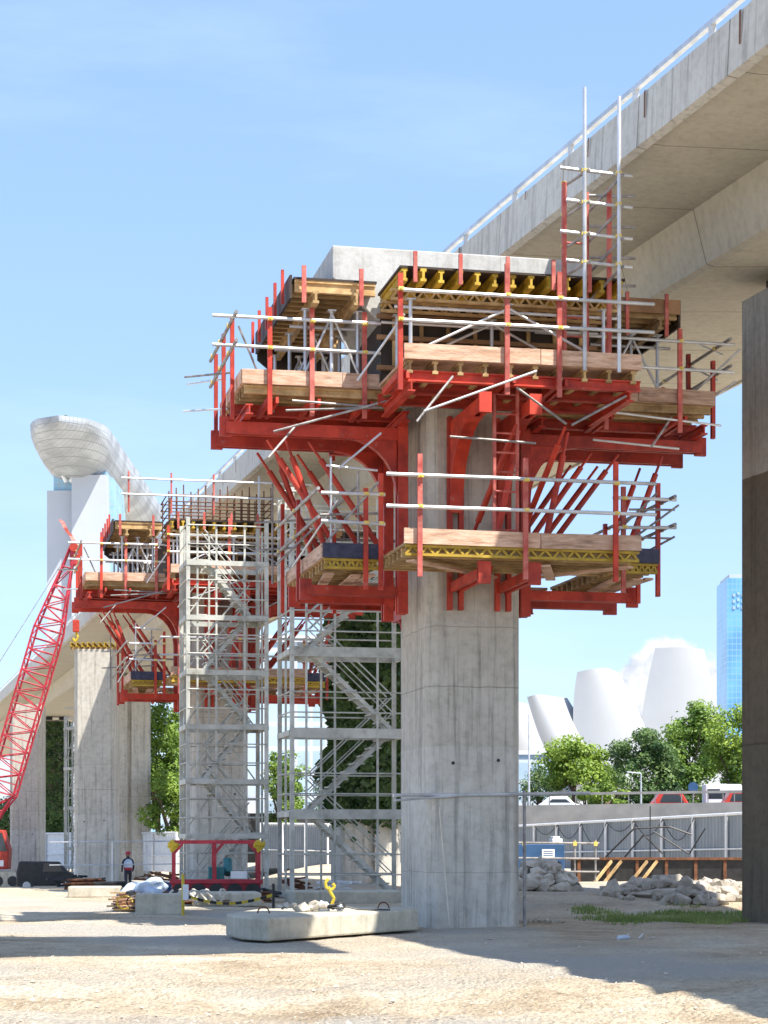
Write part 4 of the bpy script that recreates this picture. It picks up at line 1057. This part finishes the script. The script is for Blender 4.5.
m_ = MB(); m_.box(-.2, .2, -.3, .3, .42, .78); m_.tube((.3, 0, .6), (.3, .3, .95), .12, 10); m_.build('engine', 'teal', t, bevel=.03)
m_ = MB()
for i in range(5): m_.tube((-.9+i*.45, -.58, .18), (-.9+i*.45, .58, .18), .2, 12)
m_.build('roller', 'black', t)
for x in (-1.1, 1.02):
    m_ = MB(); m_.blob((x, -.5, 1.32), .12, 5, .7, 2, (1.2, .5, .9)); m_.build('yellow_clamp', 'yellowp', t)
# debris around skid
for i, (px, Y, wd, hh, mt, lb) in enumerate(((250, 46.5, .9, .22, 'rust', 'rusty flat steel plates stacked right of the red skid'), (190, 47.5, .8, .16, 'joist', 'stack of timber offcuts left of the red skid'),
        (205, 43.5, 1.3, .1, 'rust', 'long thin rusty bars lying before the red skid'), (110, 55, .9, .3, 'black', 'dark heap of bagged material behind the covered pile'), (85, 58, 1.0, .3, 'rust', 'dark rusty scrap stack below the bare pier'), (150, 56, 1.1, .26, 'white', 'white bundled sheets behind the covered pile'))):
    r = random.Random(i); mb = MB()
    for k in range(6):
        x0 = r.uniform(-.1, .1); y0 = r.uniform(-.3, .3); mb.bar((-wd/2+x0, y0, hh*k/6+.03), (wd/2+x0, y0+r.uniform(-.2, .2), hh*k/6+.05), r.uniform(.1, .3), hh/6)
    x = gx(px, Y); o = mb.build('material_stack', mt); o.location = (x, Y, gz(x, Y)); tag(o, lb, 'material stack')

# more clutter around the skid and below the tower
CL_ = [(265, 47.2, .5, .28, 'black', 'black cable drum sized bundle right beside the red skid'), (235, 45.2, .8, .12, 'wood', 'pale planks scattered on the ground before the stair tower'),
       (175, 52, .6, .35, 'bluep', 'blue wrapped bundle left of the red skid'), (300, 51.5, .7, .5, 'rust', 'rusty plate bundle inside the nearer stair tower'), (335, 53, .8, .35, 'white', 'white sheet bundle inside the nearer stair tower'),
       (70, 64, 1.2, .35, 'black', 'black sheeting heap below the crane boom'), (215, 48, 1.5, .2, 'black', 'black hose bundle under the front of the red skid'), (160, 62, 1.0, .4, 'rust', 'rust brown scrap behind the white bundled sheets')]
for i, (px, Y, wd, hh, mt_, lb) in enumerate(CL_):
    r = random.Random(i+70); mb = MB()
    for k in range(14):
        a = r.uniform(-.5, .5); q = Vector((r.uniform(-wd/2, wd/2), r.uniform(-.4, .4), r.uniform(.03, hh)))
        dd = Vector((math.cos(a), math.sin(a), r.uniform(-.25, .25)))*r.uniform(.12, .5)*wd
        mb.bar(q-dd, q+dd, r.uniform(.03, .16), r.uniform(.02, .08))
    x = gx(px, Y); o = mb.build('material_stack', mt_); o.location = (x, Y, gz(x, Y)); tag(o, lb, 'material stack')
# yellow railing near pier three
t = thing('yellow_railing', 'low railing with yellow base rail and grey tubes before the bare pier', 'railing', (gx(118, 70), 70, -.35))
m_ = MB(); m_.bar((-1.5, 0, .25), (2.0, 0, .3), .05, .05); m_.build('base_rail', 'yellowp', t)
for x in (-1.5, -.2, 1.0, 2.0):
    m_ = MB(); m_.tube((x, 0, 0), (x, 0, 1.75), .025, 7); m_.build('post', 'steel', t)
m_ = MB(); m_.tube((-2.4, 0, 1.7), (2.6, 0, 1.75), .022, 7); m_.tube((-2.4, 0, .9), (2.6, 0, .95), .018, 7); m_.build('hand_rail', 'steel', t)

# ------------------------------------------------------------------ crane
Yc = 100; zc = gz(-19, 100)
cx = gx(-8, Yc)
t = thing('crawler_crane', 'red lattice boom crawler crane leaning in from the left edge', 'crane', (cx, Yc, zc))
for y in (-1.0, 1.0):
    m_ = MB(); m_.prism([(-2.0, .1), (1.25, .1), (1.7, .35), (1.7, .65), (1.25, .9), (-2.0, .9)], 1, y-.35, y+.35); tr_ = m_.build('track', 'slabc', t, bevel=.05)
    m_ = MB()
    for i in range(5): m_.tube((-1.6+i*.72, y-.37, .42), (-1.6+i*.72, y+.37, .42), .26, 12)
    m_.build('track_roller', 'black', tr_)
m_ = MB(); m_.box(-3.6, .2, -1.1, 1.1, 1.0, 2.4); m_.build('engine_house', 'red', t, bevel=.08)
m_ = MB(); m_.prism([(.1, 1.0), (1.0, 1.0), (1.05, 2.0), (.75, 2.95), (.1, 2.95)], 1, -1.15, -.2); cb = m_.build('cab', 'red', t, bevel=.05)
m_ = MB(); m_.prism([(.35, 1.9), (.98, 1.9), (.72, 2.8), (.35, 2.8)], 1, -1.17, -1.153); m_.build('side_window', 'glassd', cb)
m_ = MB(); m_.box(.2, .8, -1.175, -1.153, 1.15, 1.45); m_.build('cab_stripe', 'white', cb)
# boom
bp = at(-8, 826, Yc)-Vector((cx, Yc, zc)); tp_ = at(73, 548, Yc)-Vector((cx, Yc, zc))
d = (tp_-bp); L_ = d.length; d.normalize(); sd_ = Vector((0, 1, 0)); up_ = d.cross(sd_).normalized()
def bpnt(s, a, b_):
    wv = .68 if .12 < s < .7 else .68*max(.22, (s/.12 if s <= .12 else (1.05-s)/.35))
    return bp+d*L_*s+sd_*a*wv*.75+up_*b_*wv
m_ = MB(); S = [0, .06, .12]+[.12+.74*i/19 for i in range(1, 20)]+[.93, 1.0]
for a in (-1, 1):
    for b_ in (-1, 1): m_.path([bpnt(s, a, b_) for s in S], .055, 6)
for i in range(len(S)-1):
    s0, s1 = S[i], S[i+1]; f = 1 if i % 2 else -1
    for a in (-1, 1): m_.tube(bpnt(s0, a, f), bpnt(s1, a, -f), .028, 5); m_.tube(bpnt(s1, a, 1), bpnt(s1, a, -1), .028, 5)
    for b_ in (-1, 1): m_.tube(bpnt(s0, f, b_), bpnt(s1, -f, b_), .028, 5); m_.tube(bpnt(s1, 1, b_), bpnt(s1, -1, b_), .028, 5)
m_.build('lattice_boom', 'redpink' if False else 'craneRed' if 'craneRed' in M else 'red', t)
m_ = MB(); m_.box(tp_.x-.14, tp_.x+.2, -.2, .2, tp_.z-.9, tp_.z+.15); m_.build('boom_head', 'craneRed', t, bevel=.05)
m_ = MB(); m_.tube((tp_.x+.1, -.4, tp_.z), (tp_.x+.1, .4, tp_.z), .22, 14); m_.build('sheave', 'red', t)
m_ = MB(); m_.tube((tp_.x, .2, tp_.z+.2), (tp_.x-6, .2, tp_.z-9.3), .02, 5); m_.tube((tp_.x+.15, 0, tp_.z-1.2), (tp_.x+.15, 0, tp_.z-3.6), .015, 5); m_.build('pendant_rope', 'steeld', t)
m_ = MB(); m_.box(tp_.x, tp_.x+.3, -.15, .15, tp_.z-4.2, tp_.z-3.6); hb = m_.build('hook_block', 'red', t, bevel=.03)
m_ = MB(); m_.path([(tp_.x+.15, 0, tp_.z-4.2), (tp_.x+.25, 0, tp_.z-4.5), (tp_.x+.1, 0, tp_.z-4.7), (tp_.x, 0, tp_.z-4.5)], .06, 7); m_.build('hook', 'yellowp', hb)
m_ = MB(); p = tp_
for i in range(5):
    x0 = p.x-.05-.14*i; z0 = p.z+.35+.22*i+.05*math.sin(i*2); x1 = x0-.14; z1 = p.z+.35+.22*(i+1)+.05*math.sin(i*2+2)
    y0, y1 = .08*math.sin(i*1.5), .08*math.sin(i*1.5+1.5)
    m_.add([(x0, y0, z0), (x1, y1, z1), (x1+.18, y1+.05, z1+.02), (x0+.18, y0+.05, z0)], [(0,1,2,3)])
m_.build('pennant', 'redpink', t, fixn=False)

# black car
x = gx(46, 92); t = thing('black_van', 'small black van parked below the bare pier beside the crane', 'van', (x, 92, gz(x, 92)), R(8))
m_ = MB(); m_.prism([(-1.3, .3), (1.3, .3), (1.32, .8), (1.0, .95), (.6, 1.4), (-1.2, 1.42), (-1.32, .9)], 1, -.75, .75); m_.build('body', 'black', t, bevel=.06)
m_ = MB(); m_.prism([(-.1, .95), (.85, .95), (.55, 1.32), (-.1, 1.34)], 1, -.765, -.752); m_.build('side_window', 'glassd', t)
for xx in (-.85, .85):
    m_ = MB(); m_.tube((xx, -.8, .32), (xx, -.6, .32), .32, 16); wh = m_.build('wheel', 'black', t)
    m_ = MB(); m_.tube((xx, -.815, .32), (xx, -.802, .32), .18, 12); m_.build('hub', 'steel', wh)

# ------------------------------------------------------------------ person
def person(loc, rz):
    t = thing('person', 'person in a pale shirt and dark trousers striding past the bare pier', 'person', loc, rz)
    me = bpy.data.meshes.new('body'); 
    V = [(0,0,.95), (0,0,1.2), (0,.02,1.42), (0,.02,1.52), (0,0,1.62),
         (-.1,0,.9), (-.12,-.12,.5), (-.12,-.05,.08), (-.12,-.2,.04),
         (.1,0,.9), (.12,.12,.5), (.12,.25,.1), (.12,.12,.04),
         (-.2,0,1.4), (-.27,-.05,1.12), (-.25,-.2,.9), (.2,0,1.4), (.27,.05,1.12), (.25,-.08,.88)]
    E = [(0,1),(1,2),(2,3),(3,4),(0,5),(5,6),(6,7),(7,8),(0,9),(9,10),(10,11),(11,12),(2,13),(13,14),(14,15),(2,16),(16,17),(17,18)]
    rad = [.14,.15,.13,.06,.1,.09,.065,.045,.04,.09,.065,.045,.04,.06,.045,.035,.06,.045,.035]
    me.from_pydata(V, E, []); o = bpy.data.objects.new('body', me); COL.objects.link(o); o.parent = t
    sk = o.modifiers.new('skin', 'SKIN')
    for i, s in enumerate(me.skin_vertices[0].data if me.skin_vertices else []): s.radius = (rad[i], rad[i])
    sub = o.modifiers.new('sub', 'SUBSURF'); sub.levels = 2; sub.render_levels = 2
    me.materials.append(M['cloth'])
    if not me.skin_vertices:
        bm = bmesh.new(); bm.from_mesh(me); lay = bm.verts.layers.skin.verify()
        bm.verts.ensure_lookup_table()
        for i, v in enumerate(bm.verts): v[lay].radius = (rad[i], rad[i]); v[lay].use_root = (i == 0)
        bm.to_mesh(me); bm.free()
    m_ = MB(); m_.blob((0, .01, 1.23), .2, 0, .0, 3, (1.05, .85, 1.35)); m_.build('shirt', 'tarp', t, smooth=True)
    m_ = MB(); m_.blob((0, .01, 1.04), .19, 0, .0, 3, (1.05, .85, .55)); m_.build('belt_pouch', 'craneRed', t, smooth=True)
    m_ = MB(); m_.blob((0, -.02, 1.64), .11, 0, 0, 3, (.85, 1, 1.1)); m_.build('face', 'skin', t, smooth=True)
    m_ = MB()
    for k in range(8):
        a0, a1 = math.pi/2*k/8, math.pi/2*(k+1)/8
        n = 16; vs = [(.135*math.cos(a)*math.cos(q), .155*math.cos(a)*math.sin(q), 1.68+.13*math.sin(a)) for a in (a0, a1) for q in [2*math.pi*i/n for i in range(n)]]
        m_.add(vs, [(i, (i+1)%n, n+(i+1)%n, n+i) for i in range(n)])
    m_.tube((0, -.03, 1.67), (0, -.03, 1.685), .165, 16); m_.build('helmet', 'craneRed', t, smooth=True)
person((gx(128, 88), 88, gz(gx(128, 88), 88)), R(200))

# ------------------------------------------------------------------ road traffic and street furniture behind the wall
def vehicle(label, px, Y, L_, hgt, m, cat='car', rz=0, name='parked_car'):
    t = thing(name, label, cat, (gx(px, Y), Y, ZR), rz)
    a = L_/2
    if cat == 'car': prof = [(-a, .35), (a, .35), (a, .8), (a*.62, .92), (a*.3, hgt), (-a*.5, hgt), (-a*.85, .95), (-a, .85)]
    else: prof = [(-a, .35), (a, .35), (a, hgt*.6), (a*.96, hgt), (-a, hgt)]
    MB().prism(prof, 1, -.85, .85).build('body', m, t, bevel=.08)
    if cat == 'car': wp = [(a*.42, .98), (a*.22, hgt-.2), (-a*.42, hgt-.2), (-a*.58, .98)]
    else: wp = [(-a*.9, hgt*.55), (a*.9, hgt*.55), (a*.9, hgt*.85), (-a*.9, hgt*.85)]
    MB().prism(wp, 1, -.865, -.852).build('side_window', 'glassd', t)
    for xx in (-a*.62, a*.62): MB().tube((xx, -.88, .33), (xx, -.65, .33), .33, 14).build('wheel', 'black', t)
M['carred'] = mat('red_car_paint', (.55, .05, .03), rough=.25)
vehicle('red car with dark windows on the raised road', 672, 140, 3.4, 1.75, 'carred')
vehicle('white van behind the rail at the far right of the raised road', 722, 142, 2.6, 2.3, 'white', 'van', name='parked_van')
vehicle('small red car close to the brown pier on the raised road', 738, 136, 2.4, 1.7, 'carred')
vehicle('white car on the raised road near the low bush', 560, 140, 3.0, 1.4, 'white')
c = at(693, 790, 138); t = thing('road_sign', 'small round blue road sign on a post above the red car', 'sign', (c.x, 138, ZR))
MB().tube((0, 0, 0), (0, 0, 2.2), .05, 8).build('post', 'steeld', t); MB().tube((0, -.1, 2.0), (0, -.06, 2.0), .36, 20).build('sign_disc', 'bluep', t)
t = thing('notice_board', 'white framed board above the road at the brown pier', 'sign', (gx(733, 138), 138, ZR))
MB().box(-.9, .9, -.05, .05, 1.6, 2.1).build('board', 'white', t); MB().tube((-.7, 0, 0), (-.7, 0, 1.6), .04).tube((.7, 0, 0), (.7, 0, 1.6), .04).build('legs', 'steeld', t)
for i, (px, h_, lb) in enumerate(((529, 7.5, 'thin grey lamp post by the edge of the nearest pier'), (641, 3.2, 'short dark post in front of the dark tree'))):
    t = thing('street_lamp', lb, 'lamp post', (gx(px, 145), 145, ZR))
    MB().tube((0, 0, 0), (0, 0, h_), .09, 8, .05).build('pole', 'steel', t); MB().bar((0, 0, h_), (-1.0, 0, h_+.1), .1, .08).build('lamp_head', 'white', t)

# ------------------------------------------------------------------ lotus shaped museum
mt = thing('lotus_museum', 'white flower shaped building with curved petals beyond the trees', 'museum', (gx(610, 600), 600, 0))
def crv(P, t):
    n = len(P)-1; x = t*n; i = min(n-1, int(x)); f = x-i
    p0, p1, p2, p3 = P[max(0, i-1)], P[i], P[i+1], P[min(n, i+2)]
    return [.5*((2*p1[k])+(-p0[k]+p2[k])*f+(2*p0[k]-5*p1[k]+4*p2[k]-p3[k])*f*f+(-p0[k]+3*p1[k]-3*p2[k]+p3[k])*f**3) for k in (0, 1)]
def petal(left, right, Y, bulge, thick, dx):
    org = Vector((gx(610, 600), 600, 0)); NR, NU = 26, 14; mb = MB()
    for side in (0, 1):
        for j in range(NR+1):
            l = crv(left, j/NR); r_ = crv(right, j/NR)
            for i in range(NU+1):
                t = i/NU; p = at(l[0]+(r_[0]-l[0])*t, l[1]+(r_[1]-l[1])*t-.8*math.sin(math.pi*t)*(j/NR), Y)-org
                if side == 0: p.y -= bulge*math.sin(math.pi*t)*(1-.3*j/NR)
                else: p.y += thick; p.x = p.x+dx
                mb.v.append(tuple(p))
    o = (NR+1)*(NU+1); k = NU+1
    for s_ in (0, 1):
        for j in range(NR):
            for i in range(NU):
                q = s_*o+j*k+i; mb.f.append((q, q+1, q+k+1, q+k))
    for j in range(NR):
        for i in (0, NU):
            q = j*k+i; mb.f.append((q, q+k, o+q+k, o+q))
    for j in (0, NR):
        for i in range(NU):
            q = j*k+i; mb.f.append((q, q+1, o+q+1, o+q))
    ob = mb.build('petal', 'museum', mt, smooth=True)
    es = ob.modifiers.new('split', 'EDGE_SPLIT'); es.split_angle = R(40)
    return ob
petal([(642,800),(639,762),(640,730),(646,690),(655,648)], [(730,800),(726,760),(722,728),(713,688),(704,649)], 590, 2, 16, 2)
petal([(577,800),(574,760),(573,722),(574,695),(577,672)], [(634,800),(640,765),(639,735),(626,702),(608,668)], 575, 2, 16, 5)
petal([(585,800),(556,768),(542,742),(533,718),(527,697)], [(612,800),(596,775),(574,746),(556,716),(543,695)], 568, 1.5, 12, 8)
petal([(515,800),(508,772),(503,748),(500,724),(500,700)], [(572,800),(556,776),(540,752),(524,722),(514,701)], 590, 1.5, 12, 5)
m_ = MB()
org = Vector((gx(610, 600), 600, 0))
m_.tube(at(610, 800, 660)-org, at(610, 755, 660)-org, 26, 24, 38); m_.build('drum', 'museum', mt)

# ------------------------------------------------------------------ blue glass tower
t = thing('glass_tower', 'tall blue glass office tower beside the brown pier', 'tower', (gx(762, 700), 700, 0), R(-1))
a = (760-725)/F*700
MB().box(-a, a, 0, 24, 0, 92.5).build('curtain_wall', 'skyglass', t); MB().box(-a+1, a-1, 1, 23, 92.5, 94).build('roof_plant', 'hotelwall', t)
m_ = MB()
for i_ in range(5):
    for j_ in range(3): m_.box(-a+2+i_*1.5, -a+2.9+i_*1.5, -.3, -.05, 86-j_*2.2+(i_%2)*.6, 87-j_*2.2+(i_%2)*.6)
m_.build('sign_panel', 'hotelglass', t)
t = thing('white_building', 'low pale glass building behind the ivy covered pier', 'building', (gx(325, 260), 260, 0))
MB().box(-9, 7, 0, 14, 0, 27).build('facade', 'farglass', t); MB().box(-9.3, 7.3, -.3, 14.3, 27, 27.8).build('roof', 'white', t)
t = thing('pale_building', 'low white building just visible beside the nearest pier behind the museum', 'building', (gx(528, 300), 300, 0))
MB().box(-8, 3, 0, 10, 0, 14).build('facade', 'farglass', t); MB().box(-8.3, 3.3, -.3, 10.3, 14, 14.6).build('roof', 'white', t)

# ------------------------------------------------------------------ hotel towers with boat-shaped roof deck
HX = -155.5
ht = thing('hotel_towers', 'pale hotel tower carrying a long boat shaped roof deck far behind the crane', 'hotel tower', (HX, 1010, 0))
o0 = (HX, 1010, 0)
def tow(Y0):
    # two leaning slabs
    xl0, xl1, xr1 = at(47, 0, 1010).x, at(72, 0, 1010).x, at(108, 0, 1010).x
    MB().prism([(xl0, 0), (xl1, 0), (xl1, 177), (xl0, 177)], 1, Y0, Y0+45).build('slab_wall', 'hotelwall', ht, off=o0)
    MB().prism([(xl1+.6, 0), (xr1+9, 0), (xr1+2, 90), (xr1, 184), (xl1+.6, 184)], 1, Y0-5, Y0+45).build('slab_wall', 'hotelwall', ht, off=o0)
    MB().prism([(xl1+1, 0), (xr1+26, 0), (xr1+9, 90), (xr1+2, 184), (xl1+1, 184)], 1, Y0+1, Y0+44).build('glass_side', 'hotelglass', ht, off=o0)
    MB().box(xl0+3, xr1-1, Y0+2, Y0+40, 177, 187).build('neck', 'hotelglass', ht, off=o0)
    m_ = MB()
    for a, b in ((60, 66), (78, 70)): m_.tube(at(a, 470, 1006), at(b, 482, 1006), 1.0, 6)
    if Y0 < 1050: m_.build('raking_column', 'white', ht, off=o0)
tow(1010)
# hull
hb = MB(); NS = 40; NC = 16; ring = []
for i in range(NS+1):
    s = i/NS; Yh = 958+300*s
    wv = 19.5*min(1, (1-(1-min(1, s/.14))**2.2)**.5+.02)*min(1, ((1.02-s)/.12)**.5)
    dp = 25*min(1, .12+.88*math.sin(min(1, s/.22)*math.pi/2))*(1-.35*s)
    xc = HX
    row = []
    for k in range(NC+1):
        a = math.pi*k/NC; row.append((xc-wv*math.cos(a), Yh, 204-dp*math.sin(a)**.8))
    ring.append(row)
for row in ring: hb.v += row
nc = NC+1
for i in range(NS):
    for k in range(NC): hb.f.append((i*nc+k, i*nc+k+1, (i+1)*nc+k+1, (i+1)*nc+k))
    hb.f.append((i*nc, (i+1)*nc, (i+1)*nc+NC, i*nc+NC))
hb.f.append(tuple(range(nc)))
hb.build('roof_deck_hull', 'hull', ht, off=o0)
m_ = MB(); r = random.Random(4)
for i in range(60):
    s = r.random(); x = HX+r.uniform(-10, 10)*min(1, s/.1+.1); m_.blob((x, 968+280*s, 205.2), r.uniform(1.2, 2.8), i, .3, 1)
m_.build('roof_garden', 'leafd', ht, off=o0)
m_ = MB(); m_.tube((HX-2, 985, 204.1), (HX-2, 985, 207.5), 4, 12, 3); m_.box(HX-10, HX+6, 992, 1010, 204.1, 206.2); m_.build('roof_pavilion', 'white', ht, off=o0)
